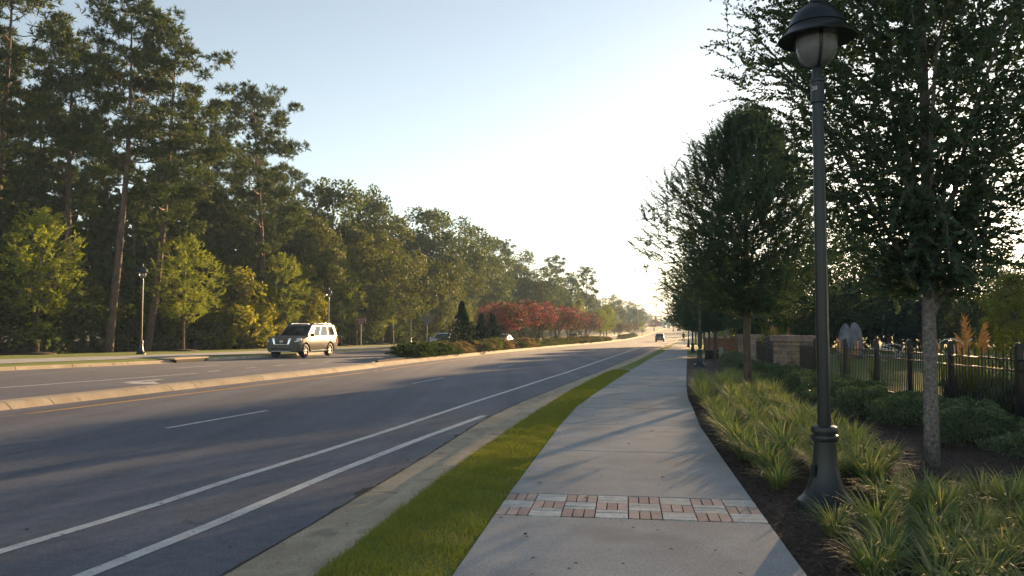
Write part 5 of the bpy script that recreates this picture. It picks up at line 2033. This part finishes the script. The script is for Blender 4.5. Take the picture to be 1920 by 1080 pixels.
    # wheels
    for xx in (xf, xr):
        for s in (1, -1):
            yo = s * (W - .02)
            wl = empty('wheel', (xx, yo, wr))
            wl.parent = r
            sg = 1 if s > 0 else -1
            prof = [(wr * .62, -.23), (wr * .93, -.24), (wr, -.20), (wr, -.05), (wr * .93, -.01), (wr * .66, .0)]
            MB().lathe([(a, z * sg) for a, z in (prof if sg > 0 else prof)], 30, axis='y', cap=False).build('tyre', M['tyre'], wl, True, angle=50)
            mb = MB()
            mb.lathe([(wr * .67, -.012 * sg), (wr * .63, -.03 * sg), (wr * .62, -.08 * sg), (wr * .2, -.085 * sg)], 30, axis='y', mi=1, cap=False)
            for q in range(6):
                a = q * math.pi / 3
                c_, s_ = math.cos(a), math.sin(a)
                hw = wr * .085
                pts = []
                for rr_, yy_ in ((wr * .12, -.03), (wr * .64, -.012)):
                    for e in (-hw, hw):
                        pts.append((rr_ * c_ - e * s_, yy_ * sg, rr_ * s_ + e * c_))
                A = [pts[0], pts[2], pts[3], pts[1]]
                mb.hexa([(p_[0], p_[1] - .03 * sg, p_[2]) for p_ in A] + A)
            mb.lathe([(wr * .2, -.05 * sg), (wr * .19, -.015 * sg), (wr * .05, -.008 * sg)], 16, axis='y')
            mb.build('rim', [M['rim'], M['under']], wl, True, angle=40)
    # arch lips, sills, bumper, lamps
    for xx in (xf, xr):
        for s in (1, -1):
            mb = MB()
            pts = []
            for a in np.linspace(-.12, math.pi + .12, 15):
                pts.append((xx + (wr + .085) * math.cos(a), s * (W - .012), wr + (wr + .085) * math.sin(a)))
            mb.tube(pts, .022, 5)
            mb.build('wheel_arch', paint if P.get('suv') else M['black_trim'], r, True)
    for s in (1, -1):
        MB().box(((xf + xr) / 2, s * (W - .03), gz + .03), (xf - xr - 2 * wr - .25, .10, .06)).build('running_board' if P.get('suv') else 'sill', M['chrome'] if P.get('suv') else M['black_trim'], r, bevel=.015)
        m_ = empty('mirror', (x0 - .22, s * (W + .10), belt + .08))
        m_.parent = r
        MB().box((0, 0, 0), (.14, .24, .18)).build('housing', M['black_trim'] if P.get('suv') else paint, m_, bevel=.04)
        MB().box((.02, -s * .14, -.05), (.06, .1, .05)).build('arm', M['black_trim'], m_)
    fx = f
    hz = hood
    for s in (1, -1):
        # headlamps wrap round the corner
        y0, y1 = W * .58, W * .90
        mb = MB()
        mb.hexa([(f + .008, s * y0, hz - .33), (f - .055, s * y1, hz - .30), (f - .42, s * (W * .99 + .008), hz - .20), (f - .42, s * y0, hz - .30),
                 (f - .045, s * y0, hz - .15), (f - .10, s * y1, hz - .10), (f - .46, s * (W * .965 + .008), hz - .09), (f - .46, s * y0, hz - .12)])
        h_ = mb.build('headlamp', M['lamp_clear'], r, bevel=.015)
        mb = MB()
        mb.hexa([(b + .02, s * W * .62, belt - .42), (b + .02, s * W * .93, belt - .42), (b + .3, s * W * .985, belt - .42), (b + .3, s * W * .62, belt - .42),
                 (b + .02, s * W * .62, belt - .16), (b + .03, s * W * .92, belt - .14), (b + .3, s * W * .98, belt - .12), (b + .3, s * W * .62, belt - .16)])
        mb.build('tail_lamp', M['lamp_red'], r, bevel=.012)
    MB().box((f - .10, 0, gz + .16), (.22, W * 1.25, .17)).build('air_intake', M['black_trim'], r, bevel=.03)
    gw = W * .43 if P.get('suv') else W * .5
    g_ = MB().hexa([(f - .2, -gw * .82, hz - .45), (f + .014, -gw * .82, hz - .45), (f + .014, gw * .82, hz - .45), (f - .2, gw * .82, hz - .45),
                    (f - .2, -gw, hz - .13), (f - .02, -gw, hz - .13), (f - .02, gw, hz - .13), (f - .2, gw, hz - .13)]).build('grille', M['black_trim'], r, bevel=.01)
    if P.get('suv'):
        for s in (1, -1):
            MB().hexa([(f - .15, s * gw * .84, hz - .43), (f + .022, s * gw * .84, hz - .43), (f + .022, s * gw * 1.06, hz - .43), (f - .15, s * gw * 1.06, hz - .43),
                       (f - .2, s * gw * 1.02, hz - .11), (f - .012, s * gw * 1.02, hz - .11), (f - .012, s * gw * 1.32, hz - .11), (f - .2, s * gw * 1.32, hz - .11)]).build('chrome_bar', M['chrome'], g_)
        MB().box((f + .018, 0, hz - .435), (.03, gw * 1.75, .03)).build('chrome_bar', M['chrome'], g_, bevel=.008)
        e = empty('emblem', (f + .022, 0, hz - .27))
        e.parent = g_
        MB().tube([(.004, .085 * math.cos(a), .085 * math.sin(a)) for a in np.linspace(0, 6.283, 21)], .012, 5).build('ring', M['chrome'], e, True)
        MB().box((.008, 0, 0), (.012, .23, .034)).build('bar', M['chrome'], e)
        MB().box((f - .04, 0, gz + .045), (.14, W * 1.15, .05)).build('skid_plate', M['chrome'], r, bevel=.015)
        for s in (1, -1):
            MB().tube([(x1 - .25, s * wt * .90, H - .03), (x1 - .35, s * wt * .92, H + .035), (0 - .4, s * wt * .93, H + .045), (x2 + .35, s * wt * .92, H + .035), (x2 + .2, s * wt * .90, H - .03)], .024, 6).build('roof_rail', M['chrome'], r, True)
            MB().tube([(x0 - .12, s * (W + .002), belt - .10), (b + .4, s * (W - .005), belt - .09)], .008, 4).build('trim_line', M['chrome'], r)
            for dx in (-.35, -1.35):
                MB().box((x0 - .9 + dx * .9, s * (W + .012), belt - .17), (.2, .03, .035)).build('door_handle', M['chrome'], r, bevel=.008)
    else:
        MB().box((f + .004, 0, gz + .30), (.02, .46, .11)).build('number_plate', M['sign_white'], r)
        for s in (1, -1):
            for dx in (-.5, -1.35):
                MB().box((x0 - .7 + dx * .7, s * (W + .008), belt - .14), (.18, .025, .03)).build('door_handle', paint, r)
    MB().box((b - .004, 0, belt - .42), (.02, .46, .13)).build('number_plate', M['sign_white'], r)
    # seats
    for yy_ in (.38, -.38):
        s_ = empty('seat', (x0 - 1.35, yy_ * W, gz + .35))
        s_.parent = r
        MB().box((.1, 0, .1), (.55, .5, .2)).build('cushion', M['seat'], s_, bevel=.05)
        MB().box((-.22, 0, .48), (.16, .5, .62)).build('backrest', M['seat'], s_, bevel=.05)
        MB().box((-.25, 0, .92), (.10, .26, .18)).build('headrest', M['seat'], s_, bevel=.04)
    MB().box((x0 - .25, 0, belt - .06), (.55, W * 1.7, .12)).build('dashboard', M['seat'], r, bevel=.03)
    return r


SUV = dict(L=5.25, W=2.03, H=1.90, belt=1.20, hood=1.20, clear=.34, wr=.40, xf=1.66, xr=-1.42, cowl=1.28, ws0=1.34, ws1=.52, rg1=-2.28, rg0=-2.52,
           side=[(.17, .38), (.41, .66), (.69, .93)], suv=True, tumble=.78)
HATCH = dict(L=4.1, W=1.76, H=1.48, belt=.92, hood=.92, clear=.22, wr=.31, xf=1.28, xr=-1.28, cowl=.95, ws0=1.15, ws1=.22, rg1=-1.5, rg0=-1.95, side=[(.2, .46), (.5, .78)], tumble=.72)
CROSS = dict(L=4.5, W=1.84, H=1.68, belt=1.02, hood=1.0, clear=.26, wr=.35, xf=1.36, xr=-1.32, cowl=1.1, ws0=1.2, ws1=.38, rg1=-1.75, rg0=-2.12, side=[(.18, .42), (.46, .70), (.74, .9)], tumble=.74, see=False)
SEDAN = dict(L=4.6, W=1.8, H=1.45, belt=.95, hood=.93, clear=.22, wr=.32, xf=1.36, xr=-1.36, cowl=1.0, ws0=1.1, ws1=.3, rg1=-.95, rg0=-1.6, side=[(.2, .48), (.52, .78)], tumble=.72, see=False)


def heading(y):
    """angle of a car driving towards the camera along the road at y"""
    s = float(X_isn(y + 3) - X_isn(y - 3)) / 6
    return math.atan2(-1, -s)


def on_road(x, y):
    return (x, y, zgf(x, y) - .13)


sx, sy = at(566, 46.6)
suv = make_car(SUV, car_paint('paint_suv', (.12, .113, .10), 0.0, .25), 'parked_car', 'large silver-grey SUV with chrome grille driving towards the camera', on_road(sx + .15, sy), heading(46) - R(2))
suv.name = 'car'
hx, hy = at(833, 72)
make_car(HATCH, car_paint('paint_hatch', (.5, .52, .55), .1, .3), 'car', 'small pale hatchback coming towards the camera behind the median bushes', on_road(hx, hy), heading(72))
hx, hy = at(941, 86)
make_car(SEDAN, car_paint('paint_white', (.75, .74, .72), 0, .3), 'car', 'white car half hidden behind the third cone-shaped evergreen', on_road(hx, hy), heading(86))
hx, hy = at(1076, 151)
make_car(CROSS, car_paint('paint_white2', (.72, .73, .74), 0, .3), 'car', 'distant white car seen under the red myrtles', on_road(hx, hy), heading(150))
hx, hy = at(1237, 163)
make_car(CROSS, car_paint('paint_dark', (.10, .11, .12), .6, .3), 'car', 'dark grey car driving away down the road', on_road(hx, hy), heading(163) + math.pi)
for k, (px, d, lab) in enumerate(((1246, 455, 'far white car at the crest of the road, left of two'), (1254, 462, 'far dark car at the crest of the road, right of two'))):
    hx, hy = at(px, d)
    make_car(SEDAN, car_paint('paint_far%d' % k, (.7, .7, .7) if k == 0 else (.08, .08, .09), .2, .3), 'car', lab, on_road(hx, hy), heading(450))

# ------------------------------------------------------------------ people
M['skin'] = plain('skin', (.35, .2, .14), .6)
M['cloth'] = plain('dark_cloth', (.015, .016, .02), .85)
M['hair'] = plain('hair', (.02, .014, .01), .7)
M['shirt'] = plain('pale_shirt', (.35, .33, .32), .85)


def figure(name, label, joints, bones, rad, mats, pick, loc, rz, root=0, hair=None, face=None):
    me = bpy.data.meshes.new(name)
    me.from_pydata(joints, bones, [])
    o = bpy.data.objects.new(name, me)
    COL.objects.link(o)
    sk = o.modifiers.new('skin', 'SKIN')
    sk.use_smooth_shade = True
    for i, q in enumerate(rad):
        me.skin_vertices[0].data[i].radius = (q, q) if not isinstance(q, tuple) else q
        me.skin_vertices[0].data[i].use_root = i == root
    ss = o.modifiers.new('sub', 'SUBSURF')
    ss.levels = ss.render_levels = 2
    bpy.context.view_layer.update()
    dg = bpy.context.evaluated_depsgraph_get()
    m2 = bpy.data.meshes.new_from_object(o.evaluated_get(dg))
    o.modifiers.clear()
    o.data = m2
    m2.materials.clear()
    for m in mats:
        m2.materials.append(m)
    for p in m2.polygons:
        p.material_index = pick(p.center)
        p.use_smooth = True
    o.location = loc
    o.rotation_euler = (0, 0, rz)
    tag(o, label, 'person')
    return o


def add_head(o, c, s=1.0, yaw=0):
    mb = MB()
    mb.lathe([(.03 * s, -.02), (.075 * s, .0), (.094 * s, .06 * s), (.092 * s, .11 * s), (.07 * s, .15 * s), (.02 * s, .168 * s)], 16, c)
    mb.v = [(x, y + (.018 if y < c[1] else .026) * (1 if y < c[1] else 1), z) for x, y, z in mb.v]
    mb.build('hair', M['hair'], o, True)


# facing +Y, seen from behind
J = [(0, 0, .95), (0, .0, 1.12), (0, .02, 1.32), (0, .01, 1.47), (0, .02, 1.56), (0, .035, 1.66), (0, .03, 1.74),
     (.17, .0, 1.42), (.25, -.03, 1.18), (.23, .12, .99), (.22, .19, .93), (-.17, .0, 1.42), (-.25, .02, 1.18), (-.24, .17, 1.02), (-.23, .24, .97),
     (.10, 0, .90), (.11, .13, .50), (.11, .05, .10), (.11, .17, .04), (-.10, 0, .90), (-.11, -.06, .49), (-.11, -.22, .12), (-.11, -.10, .05),
     (0, .12, 1.66)]
B = [(0, 1), (1, 2), (2, 3), (3, 4), (4, 5), (5, 6), (2, 7), (7, 8), (8, 9), (9, 10), (2, 11), (11, 12), (12, 13), (13, 14),
     (0, 15), (15, 16), (16, 17), (17, 18), (0, 19), (19, 20), (20, 21), (21, 22), (5, 23)]
for k, (hx_, hy_, hz_, s) in enumerate(((.22, .19, .93, 1), (-.23, .24, .97, -1))):
    i0 = 10 if k == 0 else 14
    for q, (dx, dy, dz) in enumerate(((-.03, .03, -.03), (-.012, .05, -.06), (.006, .05, -.065), (.022, .045, -.06), (.036, .035, -.045))):
        J.append((hx_ + s * dx, hy_ + dy, hz_ + dz))
        B.append((i0, len(J) - 1))
RAD = [.15, .135, .15, .065, .055, .085, .07, .06, .048, .036, .03, .06, .048, .036, .03, .085, .062, .042, .036, .085, .062, .042, .036, .015] + [.009] * 10
wx_, wy_ = at(1281, 139)


def pickw(c):
    z = c[2]
    if z > 1.50:
        return 1
    if z > .97 and abs(c[0]) < .2:
        return 0
    if abs(c[0]) >= .2:
        return 0 if z > 1.22 else 1
    if z > .55:
        return 0
    return 2 if z < .12 else 1


w_ = figure('person', 'walker in dark shirt and shorts seen from behind on the sidewalk', J, B, RAD, [M['cloth'], M['skin'], M['black_trim']], pickw, (wx_, wy_, zgf(wx_, wy_)), -.2)
add_head(w_, (0, .015, 1.63))

JS = [(0, 0, .12), (0, -.04, .38), (0, -.08, .58), (0, -.06, .68), (0, -.03, .76), (0, -.02, .86), (.18, -.04, .56), (.24, .10, .34), (.16, .36, .40), (-.18, -.04, .56), (-.24, .10, .34), (-.16, .36, .40), (0, .06, .77), (.1, .38, .1), (-.1, .38, .1)]
BS = [(0, 1), (1, 2), (2, 3), (3, 4), (4, 5), (2, 6), (6, 7), (7, 8), (2, 9), (9, 10), (10, 11), (4, 12), (0, 13), (0, 14)]
RS = [.16, .15, .14, .06, .085, .07, .06, .045, .035, .06, .045, .035, .014, .08, .08]
ca, sa = math.cos(suv.rotation_euler[2]), math.sin(suv.rotation_euler[2])
for k, (yo, mat_, lab) in enumerate(((.40, 'shirt', 'driver in a pale shirt behind the windshield of the big SUV'), (-.40, 'cloth', 'passenger in a dark top behind the windshield of the big SUV'))):
    X, Y = 1.34 - 1.28, yo
    o = figure('person', lab, JS, BS, RS, [M[mat_], M['skin']], lambda c: 1 if (c[2] > .66 or (c[1] > .2 and c[2] > .3)) else 0,
               (suv.location.x + X * ca - Y * sa, suv.location.y + X * sa + Y * ca, suv.location.z + .34 + .42), suv.rotation_euler[2] - math.pi / 2)
    add_head(o, (0, -.035, .75), .95)

# ------------------------------------------------------------------ far end of the road
def utility_pole(px, d, h, label):
    x, y = at(px, d)
    r = empty('utility_pole', (x, y, zgf(x, y)))
    tag(r, label, 'pole', 'signal poles at the far junction')
    MB().tube([(0, 0, -.3), (0, 0, h)], [.17, .11], 8).build('shaft', M['wood'], r, True)
    MB().box((0, 0, h - .5), (1.8, .1, .12)).build('crossarm', M['wood'], r)
    return r


utility_pole(1196, 335, 9.5, 'left utility pole carrying the signal wire at the far junction')
utility_pole(1262, 338, 9.5, 'right utility pole carrying the signal wire at the far junction')
pa, pb = at(1196, 335), at(1262, 338)
za, zc = zgf(*pa) + 7.0, zgf(*pb) + 7.0
mb = MB()
pts = [(pa[0] + (pb[0] - pa[0]) * t, pa[1] + (pb[1] - pa[1]) * t, za + (zc - za) * t - 1.2 * 4 * t * (1 - t) * .6) for t in np.linspace(0, 1, 9)]
mb.tube(pts, .03, 4)
tag(mb.build('signal_wire', M['black_trim']), 'thin span wire over the road at the far junction', 'wire')
for k, t in enumerate((.3, .5, .7)):
    i = int(round(t * 8))
    p = pts[i]
    r = empty('traffic_signal', p)
    tag(r, ('left', 'middle', 'right')[k] + ' traffic signal of three hanging over the far junction', 'traffic signal', 'traffic signals at the far junction')
    MB().box((0, 0, -.7), (.45, .35, 1.15)).build('housing', M['black_trim'], r, bevel=.04)
    for q, c in enumerate(('lamp_red', 'sign_grey', 'sign_grey')):
        MB().lathe([(.14, -.02), (.12, -.05), (.03, -.06)], 12, (0, -.17, -.33 - q * .36), axis='y').build('lens', M[c], r)
    MB().tube([(0, 0, 0), (0, 0, -.15)], .03, 5).build('hanger', M['black_trim'], r)
bx, by = at(1246, 585)
r = empty('distant_building', (bx, by, zgf(bx, by)), .2)
tag(r, 'low distant building with pale band at the end of the road', 'building')
M['far_wall'] = plain('far_wall', (.42, .30, .24), .8)
M['far_roof'] = plain('far_roof', (.55, .45, .38), .7)
MB().box((0, 0, 1.4), (12, 8, 3.2)).build('wall', M['far_wall'], r)
MB().box((0, 0, 3.3), (13.5, 9.5, .7)).build('roof', M['far_roof'], r, bevel=.1)
for q in range(4):
    wnd = MB().box((-4.2 + q * 2.8, -4.02, 1.5), (1.8, .08, 1.5)).build('window', M['car_glass_dark'], r)
sx_, sy_ = at(1272.5, 300)
r = empty('vehicle_stand_in', (sx_, sy_, zgf(sx_, sy_)), -.1)  # board on two posts, added in place of a dark vehicle's rear
tag(r, 'dark board standing in for a vehicle rear beside the far sidewalk bend', 'sign')
MB().box((0, 0, 1.5), (1.3, .1, .9)).build('panel', M['black_trim'], r)
for s in (-.5, .5):
    MB().box((s, .06, .75), (.09, .06, 2.0)).build('post', M['metal'], r)

# small litter: stones and twigs on road and walk
g = np.random.default_rng(77)
for k in range(14):
    y = float(g.uniform(5, 20))
    x = float(X_gut(y)) - float(g.uniform(.1, 6.5)) if k < 9 else float(X_swl(y)) + float(g.uniform(.3, 1.9))
    s = g.uniform(.006, .012)
    mb = MB().lathe([(.6 * s, 0), (s, .35 * s), (.7 * s, .9 * s), (.1 * s, 1.1 * s)], 6)
    o = mb.build('pebble', M['seal'] if k % 3 else M['chip'])
    o.location = (x, y, zgf(x, y) - (.131 if k < 9 else .0))
    o.rotation_euler = (0, 0, k)
    o.scale = (1.6, 1, .8)
    tag(o, 'tiny dark pebble or leaf scrap lying on the pavement', 'pebble', 'scraps on the pavement')

# ------------------------------------------------------------------ the sun's disc, far beyond the air
sd_ = SUND * 4000
mb = MB()
bm = bmesh.new()
bmesh.ops.create_uvsphere(bm, u_segments=24, v_segments=16, radius=18.5)
me = bpy.data.meshes.new('sun_disc')
bm.to_mesh(me)
bm.free()
sm, nt, bs, out = new_mat('sun_glow')
em = nt.nodes.new('ShaderNodeEmission')
em.inputs[0].default_value = (1, .86, .58, 1)
em.inputs[1].default_value = 25
nt.links.new(em.outputs[0], out.inputs['Surface'])
me.materials.append(sm)
o = obj('sun_disc', me)
o.location = sd_ + Vector((0, 0, CAMZ))
tag(o, kind='structure')

# ------------------------------------------------------------------ haze
hm, nt, bs, out = new_mat('haze')
nt.nodes.remove(bs)
pv = nt.nodes.new('ShaderNodeVolumePrincipled')
pv.inputs['Color'].default_value = (.40, .55, .72, 1)
pv.inputs['Density'].default_value = .0007
pv.inputs['Anisotropy'].default_value = .1
nt.links.new(pv.outputs[0], out.inputs['Volume'])
hz_ = MB().box((0, 470, 13), (1440, 1120, 36)).build('haze', hm)
tag(hz_, 'thin pale evening haze', None, None, 'stuff')
